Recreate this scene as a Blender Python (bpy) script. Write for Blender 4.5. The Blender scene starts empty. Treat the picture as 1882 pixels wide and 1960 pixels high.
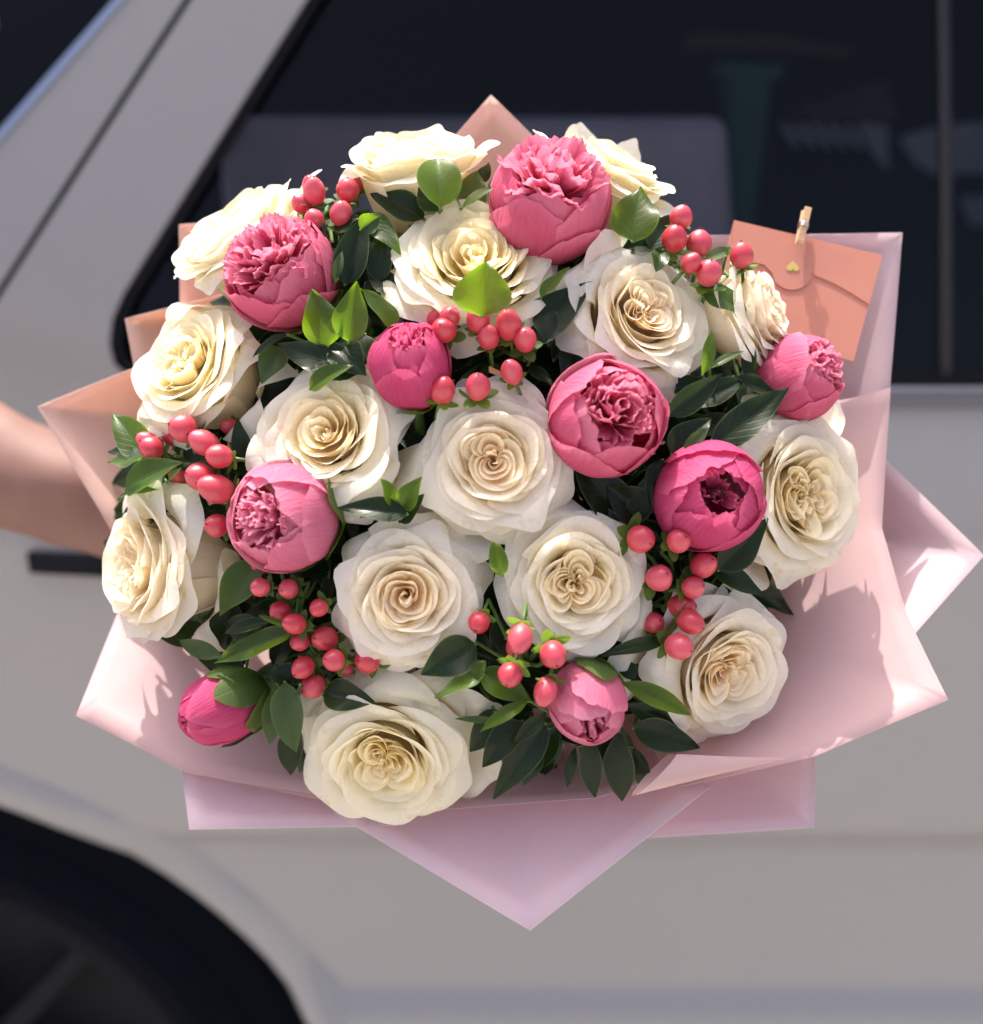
import bpy, bmesh, math, random
import numpy as np
from mathutils import Vector, Matrix, noise
from mathutils.geometry import tessellate_polygon

R = math.radians
sc = bpy.context.scene
col = sc.collection

# ------------------------------------------------------------------ camera
# lengths are metres; a "pixel" below is one of a 1882 x 1960 view of the place
PITCH = R(18)
CAM = Vector((0.0, -0.70, 1.42))
FU = 2217.0
RIGHT = Vector((1, 0, 0))
FWD = Vector((0, math.cos(PITCH), -math.sin(PITCH)))
UP = Vector((0, math.sin(PITCH), math.cos(PITCH)))
cam_data = bpy.data.cameras.new('camera')
cam = bpy.data.objects.new('camera', cam_data)
col.objects.link(cam)
cam.location = CAM
cam.rotation_euler = (R(90) - PITCH, 0, 0)
cam_data.sensor_fit = 'HORIZONTAL'
cam_data.sensor_width = 36.0
cam_data.lens = 36.0 * FU / 1882.0
cam_data.clip_start = 0.02
cam_data.clip_end = 3000
cam_data.dof.use_dof = True
cam_data.dof.focus_distance = 0.66
cam_data.dof.aperture_fstop = 3.4
sc.camera = cam

# ------------------------------------------------------------------ light
sun_dir = (RIGHT * -0.17 + UP * 0.97 + FWD * -0.06).normalized()      # towards the sun: high, a little behind the flowers
world = bpy.data.worlds.new('World')
sc.world = world
world.use_nodes = True
wn = world.node_tree.nodes
wn.clear()
sky = wn.new('ShaderNodeTexSky')
sky.sky_type = 'NISHITA'
sky.sun_disc = False
elev = math.asin(sun_dir.z)
azim = math.atan2(sun_dir.x, sun_dir.y)
sky.sun_elevation = elev
sky.sun_rotation = azim
sky.air_density = 0.38
sky.dust_density = 5.6
sky.ozone_density = 0.6
bg = wn.new('ShaderNodeBackground')
bg.inputs['Strength'].default_value = 0.15
wo = wn.new('ShaderNodeOutputWorld')
world.node_tree.links.new(sky.outputs[0], bg.inputs[0])
world.node_tree.links.new(bg.outputs[0], wo.inputs[0])
sd = bpy.data.lights.new('sun', 'SUN')
sd.energy = 2.15
sd.angle = R(0.53)
sd.color = (1.0, 0.95, 0.86)
so = bpy.data.objects.new('sun', sd)
col.objects.link(so)
so.rotation_euler = sun_dir.to_track_quat('Z', 'Y').to_euler()
sc.view_settings.view_transform = 'Standard'
sc.view_settings.look = 'None'
sc.view_settings.exposure = 1.66
sc.view_settings.gamma = 1.0
sc.cycles.use_denoising = True
sc.cycles.max_bounces = 14
sc.cycles.diffuse_bounces = 9
sc.cycles.transmission_bounces = 8
sc.cycles.transparent_max_bounces = 12
sc.cycles.sample_clamp_indirect = 6.0
sc.cycles.caustics_reflective = False
sc.cycles.caustics_refractive = False

# ------------------------------------------------------------------ helpers
def P(x, y, d):
    return CAM + FWD * d + RIGHT * ((x - 941.0) / FU * d) + UP * ((980.0 - y) / FU * d)

def cv(x, y, z):                       # a direction: right, up, towards the viewer
    return (RIGHT * x + UP * y - FWD * z).normalized()

def dome(x, y):                        # distance of the flower heads' dome
    q = ((x - 930) / 800.0) ** 2 + ((y - 990) / 830.0) ** 2
    return 0.745 - 0.115 * math.sqrt(max(0.0, 1 - q))

def tag(o, label=None, cat=None, group=None, kind=None):
    if label: o['label'] = label
    if cat: o['category'] = cat
    if group: o['group'] = group
    if kind: o['kind'] = kind
    return o

def empty(name, M=None):
    o = bpy.data.objects.new(name, None)
    o.empty_display_size = 0.02
    col.objects.link(o)
    if M is not None:
        o.matrix_world = M
    return o

def frame(origin, n, up=None):
    """axis n = local Z; local X points to the picture's right, Y up it"""
    X = RIGHT - n * RIGHT.dot(n)
    if X.length < 0.2:
        X = UP - n * UP.dot(n)
    X.normalize()
    Y = n.cross(X)
    M = Matrix((X, Y, n)).transposed().to_4x4()
    M.translation = origin
    return M

def mesh_obj(name, verts, faces, mat, parent=None, smooth=True, attrs=None):
    me = bpy.data.meshes.new(name)
    me.from_pydata([tuple(v) for v in verts], [], faces)
    if smooth:
        me.shade_smooth()
    if attrs:
        for k, a in attrs.items():
            at = me.attributes.new(k, 'FLOAT', 'POINT')
            at.data.foreach_set('value', np.asarray(a, dtype=np.float32).ravel())
    me.materials.append(mat)
    o = bpy.data.objects.new(name, me)
    col.objects.link(o)
    if parent is not None:
        o.parent = parent
    return o

_fc = {}
def grid_faces(nu, nv, closed=False):
    k = (nu, nv, closed)
    if k not in _fc:
        f = []
        for i in range(nu if closed else nu - 1):
            for j in range(nv - 1):
                a = i * nv + j; b = ((i + 1) % nu) * nv + j
                f.append((a, b, b + 1, a + 1))
        _fc[k] = f
    return _fc[k]

def grid_obj(name, pts, mat, parent=None, tint=None, extra=None):
    nu, nv = pts.shape[:2]
    at = {}
    if tint is not None: at['tint'] = tint
    if extra: at.update(extra)
    return mesh_obj(name, pts.reshape(-1, 3), grid_faces(nu, nv), mat, parent, True, at)

def tube(path, radii, n=8):
    """verts, faces of a capped tube through path"""
    vs, fs = [], []
    path = [Vector(p) for p in path]
    prev = None
    for i, p in enumerate(path):
        t = (path[min(i + 1, len(path) - 1)] - path[max(i - 1, 0)])
        t.normalize()
        a = prev if prev is not None else (Vector((0, 0, 1)) if abs(t.z) < 0.9 else Vector((1, 0, 0)))
        X = (a - t * a.dot(t)).normalized(); prev = X
        Y = t.cross(X)
        r = radii[i] if hasattr(radii, '__len__') else radii
        for k in range(n):
            an = 2 * math.pi * k / n
            vs.append(p + X * (math.cos(an) * r) + Y * (math.sin(an) * r))
    for i in range(len(path) - 1):
        for k in range(n):
            a = i * n + k; b = i * n + (k + 1) % n
            fs.append((a, b, b + n, a + n))
    fs.append(tuple(range(n))[::-1]); fs.append(tuple(range((len(path) - 1) * n, len(path) * n)))
    return vs, fs

def bez(p0, p1, p2, p3, t):
    return ((1 - t) ** 3)[..., None] * p0 + (3 * t * (1 - t) ** 2)[..., None] * p1 + (3 * t * t * (1 - t))[..., None] * p2 + (t ** 3)[..., None] * p3

# ------------------------------------------------------------------ materials
class NB:
    def __init__(s, name):
        s.m = bpy.data.materials.new(name); s.m.use_nodes = True
        s.t = s.m.node_tree; s.t.nodes.clear()
        s.out = s.t.nodes.new('ShaderNodeOutputMaterial')
    def n(s, typ, **kw):
        nd = s.t.nodes.new(typ)
        for k, v in kw.items():
            if hasattr(nd, k): setattr(nd, k, v)
        return nd
    def l(s, a, b): s.t.links.new(a, b)
    def attr(s, name):
        a = s.n('ShaderNodeAttribute'); a.attribute_name = name; return a.outputs['Fac']
    def ramp(s, fac, stops):
        r = s.n('ShaderNodeValToRGB')
        el = r.color_ramp.elements
        while len(el) < len(stops): el.new(0.5)
        for e, (p, c) in zip(el, stops):
            e.position = p; e.color = (*c, 1) if len(c) == 3 else c
        s.l(fac, r.inputs[0]); return r.outputs[0]
    def noise(s, scale, detail=3, rough=0.5, vec=None):
        n = s.n('ShaderNodeTexNoise'); n.inputs['Scale'].default_value = scale
        n.inputs['Detail'].default_value = detail; n.inputs['Roughness'].default_value = rough
        if vec is None:
            tc = s.n('ShaderNodeTexCoord'); vec = tc.outputs['Object']
        s.l(vec, n.inputs['Vector']); return n.outputs['Fac']
    def math(s, op, a, b=None, c=None):
        n = s.n('ShaderNodeMath', operation=op)
        for i, v in enumerate((a, b, c)):
            if v is None: continue
            if isinstance(v, (int, float)): n.inputs[i].default_value = v
            else: s.l(v, n.inputs[i])
        return n.outputs[0]
    def mix(s, fac, a, b, mode='MIX'):
        n = s.n('ShaderNodeMix'); n.data_type = 'RGBA'; n.blend_type = mode
        for i, v in zip((0, 6, 7), (fac, a, b)):
            if isinstance(v, (int, float)): n.inputs[i].default_value = v
            elif isinstance(v, tuple): n.inputs[i].default_value = (*v, 1) if len(v) == 3 else v
            else: s.l(v, n.inputs[i])
        return n.outputs[2]
    def bump(s, h, strength, dist=0.001):
        b = s.n('ShaderNodeBump'); b.inputs['Strength'].default_value = strength
        b.inputs['Distance'].default_value = dist; s.l(h, b.inputs['Height']); return b.outputs[0]
    def leafy(s, colr, tcol, trans=0.35, rough=0.5, spec=0.3, normal=None, coat=0.0, sheen=0.0):
        p = s.n('ShaderNodeBsdfPrincipled')
        p.inputs['Sheen Weight'].default_value = sheen
        s.put(p.inputs['Base Color'], colr)
        p.inputs['Roughness'].default_value = rough
        p.inputs['Specular IOR Level'].default_value = spec
        p.inputs['Coat Weight'].default_value = coat
        p.inputs['Coat Roughness'].default_value = 0.2
        t = s.n('ShaderNodeBsdfTranslucent')
        s.put(t.inputs['Color'], tcol)
        if normal is not None:
            s.l(normal, p.inputs['Normal']); s.l(normal, t.inputs['Normal'])
        m = s.n('ShaderNodeMixShader'); m.inputs[0].default_value = trans
        s.l(p.outputs[0], m.inputs[1]); s.l(t.outputs[0], m.inputs[2])
        s.l(m.outputs[0], s.out.inputs[0])
        return s.m
    def put(s, inp, v):
        if isinstance(v, tuple): inp.default_value = (*v, 1)
        elif isinstance(v, (int, float)): inp.default_value = v
        else: s.l(v, inp)

def simple(name, colr, rough=0.5, metal=0.0, coat=0.0, noise_amt=0.0, nscale=40, bump=0.0, spec=0.5, sss=0.0):
    b = NB(name)
    p = b.n('ShaderNodeBsdfPrincipled')
    if noise_amt or bump:
        f = b.noise(nscale, 4)
        c = b.mix(f, tuple(c * (1 - noise_amt) for c in colr), tuple(min(1, c * (1 + noise_amt)) for c in colr))
        b.l(c, p.inputs['Base Color'])
        if bump: b.l(b.bump(f, bump), p.inputs['Normal'])
    else:
        p.inputs['Base Color'].default_value = (*colr, 1)
    p.inputs['Roughness'].default_value = rough
    p.inputs['Metallic'].default_value = metal
    p.inputs['Coat Weight'].default_value = coat
    p.inputs['Specular IOR Level'].default_value = spec
    if sss:
        p.inputs['Subsurface Weight'].default_value = sss
        p.inputs['Subsurface Radius'].default_value = (0.004, 0.0015, 0.001)
        p.inputs['Subsurface Scale'].default_value = 1.0
    b.l(p.outputs[0], b.out.inputs[0])
    return b.m

def rose_mat(name, deep, mid, edge):
    b = NB(name)
    t = b.attr('tint'); v = b.attr('vein')
    base = b.ramp(t, [(0.0, deep), (0.5, mid), (1.0, edge)])
    nz = b.noise(60, 3)
    base = b.mix(b.math('MULTIPLY', nz, 0.08), base, (0.90, 0.80, 0.62), 'MULTIPLY')
    bl = b.math('MULTIPLY', b.math('GREATER_THAN', t, 0.93), b.math('GREATER_THAN', b.noise(75, 4, 0.7), 0.60))
    base = b.mix(b.math('MULTIPLY', bl, 0.45), base, (0.80, 0.74, 0.42))
    # fine fan of veins
    cx = b.n('ShaderNodeCombineXYZ'); b.l(b.math('MULTIPLY', v, 16.0), cx.inputs[0]); b.l(b.math('MULTIPLY', t, 2.5), cx.inputs[1])
    vs = b.noise(1.0, 4, 0.6, cx.outputs[0])
    base = b.mix(b.math('MULTIPLY', vs, 0.10), base, (0.86, 0.80, 0.60), 'MULTIPLY')
    nrm = b.bump(b.math('ADD', vs, b.math('MULTIPLY', b.noise(130, 4), 0.5)), 0.45, 0.0012)
    return b.leafy(base, b.mix(0.4, base, (0.99, 0.92, 0.68), 'MULTIPLY'), 0.52, 0.5, 0.28, nrm)

M_rose = [rose_mat('rose_petal_cream', (0.975, 0.81, 0.48), (0.965, 0.905, 0.71), (0.95, 0.935, 0.88)),
          rose_mat('rose_petal_peach', (0.98, 0.77, 0.48), (0.965, 0.895, 0.73), (0.95, 0.93, 0.88)),
          rose_mat('rose_petal_yellow', (0.97, 0.84, 0.48), (0.965, 0.91, 0.69), (0.95, 0.94, 0.86))]

def peony_mat(name, deep, mid, edge):
    b = NB(name)
    t = b.attr('tint'); v = b.attr('vein')
    base = b.ramp(t, [(0.0, deep), (0.55, mid), (1.0, edge)])
    nz = b.noise(45, 4)
    base = b.mix(b.math('MULTIPLY', nz, 0.5), base, edge)
    st = b.math('SINE', b.math('ADD', b.math('MULTIPLY', v, 55.0), b.math('MULTIPLY', nz, 5.0)))
    base = b.mix(b.math('MULTIPLY', b.math('ADD', st, 1.0), 0.018), base, (0.95, 0.55, 0.68))
    cx = b.n('ShaderNodeCombineXYZ'); b.l(b.math('MULTIPLY', v, 14.0), cx.inputs[0]); b.l(b.math('MULTIPLY', t, 2.5), cx.inputs[1])
    vs = b.noise(1.0, 5, 0.65, cx.outputs[0])
    base = b.mix(b.math('MULTIPLY', b.math('SUBTRACT', vs, 0.35), 0.9), base, edge)
    nrm = b.bump(b.math('ADD', vs, b.math('MULTIPLY', b.noise(110, 5), 0.6)), 0.6, 0.0018)
    return b.leafy(base, b.mix(0.5, base, edge), 0.45, 0.6, 0.12, nrm, 0.0, 0.0)

M_peony = [peony_mat('peony_petal_rose', (0.56, 0.030, 0.12), (0.68, 0.075, 0.20), (0.82, 0.29, 0.41)),
           peony_mat('peony_petal_magenta', (0.52, 0.016, 0.12), (0.61, 0.038, 0.175), (0.76, 0.17, 0.32)),
           peony_mat('peony_petal_pale', (0.58, 0.05, 0.16), (0.71, 0.13, 0.26), (0.84, 0.38, 0.50))]

def leaf_mat(name, dark, light, tr, vein=0.5, rough=0.38):
    b = NB(name)
    lu, lv = b.attr('lu'), b.attr('lv')
    au = b.math('ABSOLUTE', lu)
    # side veins sweep from the midrib to the edge
    ph = b.math('SUBTRACT', b.math('MULTIPLY', lv, 8.0), b.math('MULTIPLY', au, 2.2))
    ph = b.math('ADD', ph, b.math('MULTIPLY', b.noise(50, 2), 0.8))
    fr = b.math('ABSOLUTE', b.math('SUBTRACT', b.math('FRACT', ph), 0.5))
    side = b.math('SMOOTH_MIN', b.math('MULTIPLY', fr, 9.0), 1.0, 0.1)
    mid = b.math('MINIMUM', b.math('MULTIPLY', au, 14.0), 1.0)
    vn = b.math('SUBTRACT', 1.0, b.math('MULTIPLY', side, mid))
    nz = b.noise(70, 4)
    base = b.mix(nz, dark, light)
    base = b.mix(b.math('MULTIPLY', vn, vein * 0.55), base, (0.09, 0.17, 0.04))
    rim_ = b.math('MULTIPLY', b.math('MAXIMUM', b.math('SUBTRACT', au, 0.90), 0.0), 6.0)
    base = b.mix(b.math('MINIMUM', rim_, 0.5), base, (0.16, 0.24, 0.08))
    h = b.math('ADD', b.math('MULTIPLY', vn, -0.8), b.math('MULTIPLY', nz, 0.5))
    return b.leafy(base, tr, 0.42, rough + 0.05, 0.28, b.bump(h, 0.22, 0.0007), 0.25)

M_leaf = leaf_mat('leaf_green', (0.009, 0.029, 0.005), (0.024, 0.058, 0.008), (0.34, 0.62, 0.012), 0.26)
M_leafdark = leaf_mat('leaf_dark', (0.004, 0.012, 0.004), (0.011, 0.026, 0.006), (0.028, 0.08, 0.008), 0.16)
M_leafpale = leaf_mat('leaf_pale_underside', (0.035, 0.062, 0.025), (0.06, 0.10, 0.04), (0.12, 0.25, 0.03), 0.3, 0.5)
M_sepal = leaf_mat('sepal_green', (0.05, 0.10, 0.03), (0.09, 0.16, 0.04), (0.30, 0.50, 0.05), 0.15, 0.45)
M_stem = simple('stem_green', (0.09, 0.17, 0.04), 0.5, noise_amt=0.25)
M_stamen = simple('stamen_brown', (0.10, 0.035, 0.015), 0.8)

def berry_mat():
    b = NB('berry_coral_red')
    p = b.n('ShaderNodeBsdfPrincipled')
    oi = b.n('ShaderNodeObjectInfo')
    c = b.ramp(b.noise(90, 3), [(0.3, (0.42, 0.014, 0.030)), (0.7, (0.55, 0.034, 0.058))])
    c = b.mix(b.math('MULTIPLY', oi.outputs['Random'], 0.40), c, (0.70, 0.13, 0.18))
    t = b.attr('tint')
    c = b.mix(b.math('MULTIPLY', t, 0.35), c, (0.74, 0.24, 0.22))
    b.l(c, p.inputs['Base Color'])
    p.inputs['Roughness'].default_value = 0.42
    p.inputs['Coat Weight'].default_value = 0.45
    p.inputs['Coat Roughness'].default_value = 0.06
    p.inputs['Subsurface Weight'].default_value = 0.12
    p.inputs['Subsurface Radius'].default_value = (0.004, 0.001, 0.001)
    p.inputs['Subsurface Scale'].default_value = 0.6
    b.l(b.bump(b.noise(260, 3), 0.12, 0.0006), p.inputs['Normal'])
    b.l(p.outputs[0], b.out.inputs[0])
    return b.m
M_berry = berry_mat()
M_tip = simple('berry_tip_brown', (0.10, 0.02, 0.015), 0.7)

def paper_mat(name, c1, c2, tr):
    b = NB(name)
    base = b.mix(b.noise(9, 2), c1, c2)
    nrm = b.bump(b.math('ADD', b.math('MULTIPLY', b.noise(420, 4), 0.1), b.noise(16, 3)), 0.25, 0.004)
    return b.leafy(base, tr, 0.30, 0.62, 0.15, nrm)
M_paper = paper_mat('wrapping_paper_pink', (0.615, 0.44, 0.445), (0.645, 0.465, 0.468), (0.74, 0.46, 0.36))
M_paper2 = paper_mat('wrapping_paper_lilac_pink', (0.635, 0.50, 0.54), (0.66, 0.52, 0.56), (0.74, 0.50, 0.46))
M_paper3 = paper_mat('wrapping_paper_skylit_lilac', (0.84, 0.685, 0.735), (0.86, 0.705, 0.75), (0.88, 0.66, 0.64))  # paler lilac of the sheets facing the sky, put into their colour
M_paper4 = paper_mat('wrapping_paper_backlit_peach', (0.74, 0.535, 0.48), (0.77, 0.56, 0.50), (0.90, 0.58, 0.42))  # peach glow of sun through the upper sheets, put into their colour
M_card = paper_mat('envelope_salmon', (0.62, 0.28, 0.21), (0.66, 0.31, 0.235), (0.72, 0.26, 0.15))
M_gold = simple('gold_foil', (0.85, 0.62, 0.18), 0.35, 0.7)
M_wood = simple('clothespin_wood', (0.55, 0.36, 0.20), 0.6, noise_amt=0.25, nscale=300)
M_wire = simple('spring_wire', (0.6, 0.6, 0.6), 0.3, 1.0)
M_skin = simple('skin', (0.200, 0.104, 0.082), 0.62, noise_amt=0.28, nscale=22, bump=0.1, sss=0.15)

# ------------------------------------------------------------------ rose
def rose_petal(rng, az, W, rho, h, fl, lip=0.05, side=0.0, spiral=0.0, wave=0.02, nu=19, nv=15,
               base=-0.98, point=0.0, center=(0.0, 0.0), belly=None, tmin=0.0, rnd=0.22, notch=0.0):
    s = np.linspace(-1, 1, nu)[:, None] * np.ones((1, nv))
    tt = (np.linspace(0, 1, nv) ** 0.8)[None, :] * np.ones((nu, 1))
    tmax = 1 - rnd * np.abs(s) ** 2.6 + point * np.exp(-(s / 0.18) ** 2) \
        + notch * np.sin(s * 9 + rng.uniform(0, 6)) * 0.5
    t = tmin + (tt * tmax) * (1 - tmin)
    f = fl
    L = 0.42 * (h - base)
    b = belly if belly is not None else rho * 0.80 + 0.06
    p0 = np.array([0.05, base]); p1 = np.array([b, base + 0.05]); p3 = np.array([rho, h])
    p2 = p3 - L * np.array([math.sin(f), math.cos(f)])
    rz = bez(p0, p1, p2, p3, t)
    r, z = rz[..., 0], rz[..., 1]
    q = np.clip((t - 0.80) / 0.20, 0, 1.3)
    cf, sf = math.cos(f), math.sin(f)
    # rolled lip: turns outward and back down
    r = r + lip * (q ** 2) * cf + lip * 0.4 * q * sf
    z = z - lip * (q ** 2) * (sf + 0.55)
    sr = side * np.clip(np.abs(s) - 0.35, 0, 1) ** 2 * np.clip(t, 0, 1) ** 2
    r = r + sr * 0.30
    z = z - sr * 0.75
    ph1, ph2, ph3 = rng.uniform(0, 6.28, 3)
    env = np.clip(t, 0, 1) ** 3
    w1 = np.sin(s * 2.4 + ph1) + 0.6 * np.sin(s * 5.5 + ph2)
    r = r + wave * w1 * env
    z = z + wave * 1.3 * np.sin(s * 3.7 + ph3) * env + wave * 0.35 * np.sin(s * 11 + ph1) * env ** 3
    r = r * (1 + spiral * s)
    om = W * (0.40 + 0.60 * np.sin(np.clip(t / 0.62, 0, 1) * math.pi / 2))
    an = az + s * om + 0.05 * rng.uniform(-1, 1)
    x = r * np.cos(an) + center[0]; y = r * np.sin(an) + center[1]
    pts = np.stack([x, y, z], -1)
    # soft creases
    k = rng.uniform(2.2, 4.0, 3); p = rng.uniform(0, 6.28, 3)
    cr = 0.012 * np.sin(pts[..., 0] * k[0] * 3 + pts[..., 2] * 5 + p[0]) + 0.010 * np.sin(pts[..., 1] * k[1] * 4 - pts[..., 2] * 4 + p[1])
    pts[..., 0] += cr * env; pts[..., 1] -= cr * env
    return pts, t, s * W * np.clip(rho, 0.15, 1)

def loop_petal(rng, a, A, Ph, tw, h, c, nu=25, nv=9):
    """upright fold whose edge, seen from above, is a loop from the flower's middle out to A and back"""
    s = np.linspace(-1, 1, nu)[:, None] * np.ones((1, nv))
    t = np.linspace(0, 1, nv)[None, :] * np.ones((nu, 1))
    ph = rng.uniform(0, 6.28, 4)
    r = A * np.cos(np.pi / 2 * s * 0.985) ** 0.36 * (1 + 0.06 * np.sin(s * 3 + ph[0]) + 0.03 * np.sin(s * 7 + ph[2]))
    hh = h - 0.05 * np.abs(s) ** 3 + 0.022 * np.sin(s * 3.5 + ph[1]) + 0.006 * np.sin(s * 9 + ph[2])
    z = -0.22 + (hh + 0.22) * t
    lean = 0.55 + 0.45 * t ** 0.9
    q = np.clip((t - 0.75) / 0.25, 0, 1)
    r = r * lean + 0.016 * q ** 2
    z = z - 0.012 * q ** 3
    r = r + 0.014 * np.sin(s * 6 + ph[3]) * t ** 2
    an = a + s * Ph + tw * (0.43 - r)
    return np.stack([r * np.cos(an) + c[0], r * np.sin(an) + c[1], z], -1), t, s * A

def add_petal(root, pr, scale, tint, mat, name='petal'):
    pts, t, s = pr
    return grid_obj(name, pts * scale, mat, root, tint, {'vein': s})

def make_rose(x, y, n, Ru, seed, label, mat=0, openness=1.0, cup=0.0, roll=0.0, quarters=4, tall=0.0, domed=0.0, extras=(), inner=0.0, ddepth=0.0):
    rng = np.random.default_rng(seed)
    d = dome(x, y) + ddepth
    scale = Ru / FU * d
    M = frame(P(x, y, d), cv(*n))
    root = empty('white_rose', M)
    tag(root, label, 'rose', 'cream white roses in the bouquet')
    U = rng.uniform
    m = M_rose[mat]
    rows = [  # count, rho, h, flare deg, half width deg, lip, side, tint range
        (4, 0.98, -0.17, 82, 54, 0.11, 0.42, (0.60, 1.0)),
        (4, 0.90, -0.06, 68, 58, 0.10, 0.30, (0.55, 1.0)),
        (4, 0.81, 0.03, 54, 62, 0.085, 0.16, (0.48, 1.0)),
        (3, 0.73, 0.08, 44, 72, 0.07, 0.08, (0.42, 0.98)),
        (3, 0.65, 0.10, 36, 76, 0.06, 0.04, (0.36, 0.94)),
        (3, 0.575, 0.10, 30, 78, 0.05, 0.0, (0.30, 0.90)),
        (3, 0.505, 0.09, 26, 80, 0.04, 0.0, (0.24, 0.84)),
        (3, 0.44, 0.07, 22, 80, 0.03, 0.0, (0.20, 0.78)),
    ]
    az0 = U(0, 6.28) + roll
    for k, (cnt, rho, h, fl, W, lip, side, tr) in enumerate(rows):
        az0 += 2.4
        for i in range(cnt):
            az = az0 + i * 2 * math.pi / cnt + U(-0.16, 0.16)
            rr = rho * (1 + U(-0.07, 0.06)) * (1 if k > 1 else (0.92 + 0.08 * openness))
            ff = R(fl * openness + U(-9, 9))
            hh = h - (openness - 1) * 0.10 * (1 if k < 2 else 0) + U(-0.045, 0.045) + cup * (0.12 if k < 3 else 0.05) + domed * (1 - rho) * 0.9
            pr = rose_petal(rng, az, R(W + U(-5, 6)), rr, hh, ff, lip * U(0.8, 1.9), side * U(0.4, 1.5) * min(1, openness ** 2),
                            spiral=U(0.06, 0.13) if k > 1 else U(0, .06), belly=rho * (0.80 if k < 2 else 0.66) + 0.06, wave=0.045 if k < 4 else 0.034, base=-0.98 - tall,
                            point=U(0.02, 0.09) * openness ** 2 if k < 3 else 0, rnd=U(0.08, 0.20), nu=25, nv=15)
            t = np.clip(pr[1], 0, 1)
            t0, t1 = tr
            add_petal(root, pr, scale, t0 + (t1 - t0) * t ** 1.5, m)
    # quartered heart: nested loops that all run in to the middle
    qa = U(0, 6.28)
    hsz = U(.88, 1.08)
    sp_n = max(1, quarters)
    ws = rng.uniform(0.5, 1.6, sp_n); ws = ws / ws.sum() * 2 * math.pi
    tw = U(0.5, 1.5) * (1 if U(0, 1) > .5 else -1)
    hc = (U(-.03, .03), U(-.03, .03))
    if quarters == 0:                        # a plain spiral heart
        a = qa
        for j in range(15):
            rr = 0.42 * (1 - j / 16.5)
            a += 2.4 + U(-.3, .3)
            pr = rose_petal(rng, a, R(U(62, 92)), rr, 0.07 - 0.05 * (rr / .42) * 0 + U(-.025, .03) + domed * .5, R(22 * rr / .42 + U(-12, 8)), 0.022, 0.0,
                            spiral=U(.12, .24), wave=0.022, nu=21, nv=9, base=-0.30, belly=rr * .62 + .01, center=hc, rnd=U(.15, .35), tmin=0.08)
            add_petal(root, pr, scale, 0.06 + 0.62 * np.clip(pr[1], 0, 1) ** 1.8, m)
    for qd in range(quarters):
        a = qa + ws[:qd].sum() + ws[qd] / 2
        sk = U(-.12, .12)
        la = U(.84, 1.06)
        for j, A in enumerate((0.46, 0.375, 0.29, 0.205, 0.12)):
            Ph = ws[qd] / 2 * (1.22 - 0.11 * j) * U(.9, 1.1)
            Aj = A * la * hsz * U(.95, 1.04)
            pr = loop_petal(rng, a + sk * j * .4, Aj, Ph, tw, 0.06 - 0.014 * j + U(-0.03, 0.03) - inner + domed * .5, hc)
            t = np.clip(pr[1], 0, 1)
            add_petal(root, pr, scale, 0.08 + (0.60 - .03 * j) * t ** 1.6, m)
    for j in range(3):                       # broader petals that lean over the heart's rim
        a = U(0, 6.28)
        pr = rose_petal(rng, a, R(U(50, 80)), U(.26, .40), 0.07 + U(0, .03) + domed * .5, R(U(-25, 5)), 0.03, 0.0, wave=0.035, nu=21, nv=10,
                        base=-0.30, belly=U(.30, .42), rnd=0.3, tmin=0.1, spiral=U(-.15, .15))
        add_petal(root, pr, scale, 0.15 + 0.7 * np.clip(pr[1], 0, 1) ** 2, m)
    for j in range(2):
        a = U(0, 6.28)
        pr = rose_petal(rng, a, R(U(70, 110)), 0.05 + 0.04 * j, 0.045 - inner + domed * .5, R(U(0, 30)), 0.025, 0.0, wave=0.02, nu=15, nv=8,
                        base=-0.25, center=hc, belly=0.04, rnd=0.35, tmin=0.1, spiral=.2)
        add_petal(root, pr, scale, 0.10 + 0.5 * np.clip(pr[1], 0, 1) ** 2, m)
    # stray outer petals given for this flower: azimuth, reach, height, flare, half width, lip
    for (az, rho, h, fl, W, lip, sd_) in extras:
        pr = rose_petal(rng, R(az), R(W), rho, h, R(fl), lip, sd_, wave=0.02, point=0.05, nu=21, nv=19, rnd=0.25, belly=0.72, base=-0.98 - tall)
        add_petal(root, pr, scale, 0.55 + 0.45 * np.clip(pr[1], 0, 1) ** 1.3, m)
    # green calyx and stem
    for i in range(5):
        a = i * 1.2566 + 0.3
        lf = leaf_grid(0.55, 0.11, 7, 5)
        g = lf[0]
        ca, sa = math.cos(a), math.sin(a)
        pts = np.stack([(0.05 + g[..., 1] * 0.75) * ca - g[..., 0] * sa, (0.05 + g[..., 1] * 0.75) * sa + g[..., 0] * ca,
                        -1.0 - tall + 0.28 * g[..., 1] ** 1 * 0.8 + g[..., 2]], -1)
        grid_obj('sepal', pts * scale, M_sepal, root, None, {'lu': lf[1], 'lv': lf[2]})
    add_stem(root, M, Vector((0, 0, (-0.97 - tall) * scale)), 0.0030)
    return root

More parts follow.
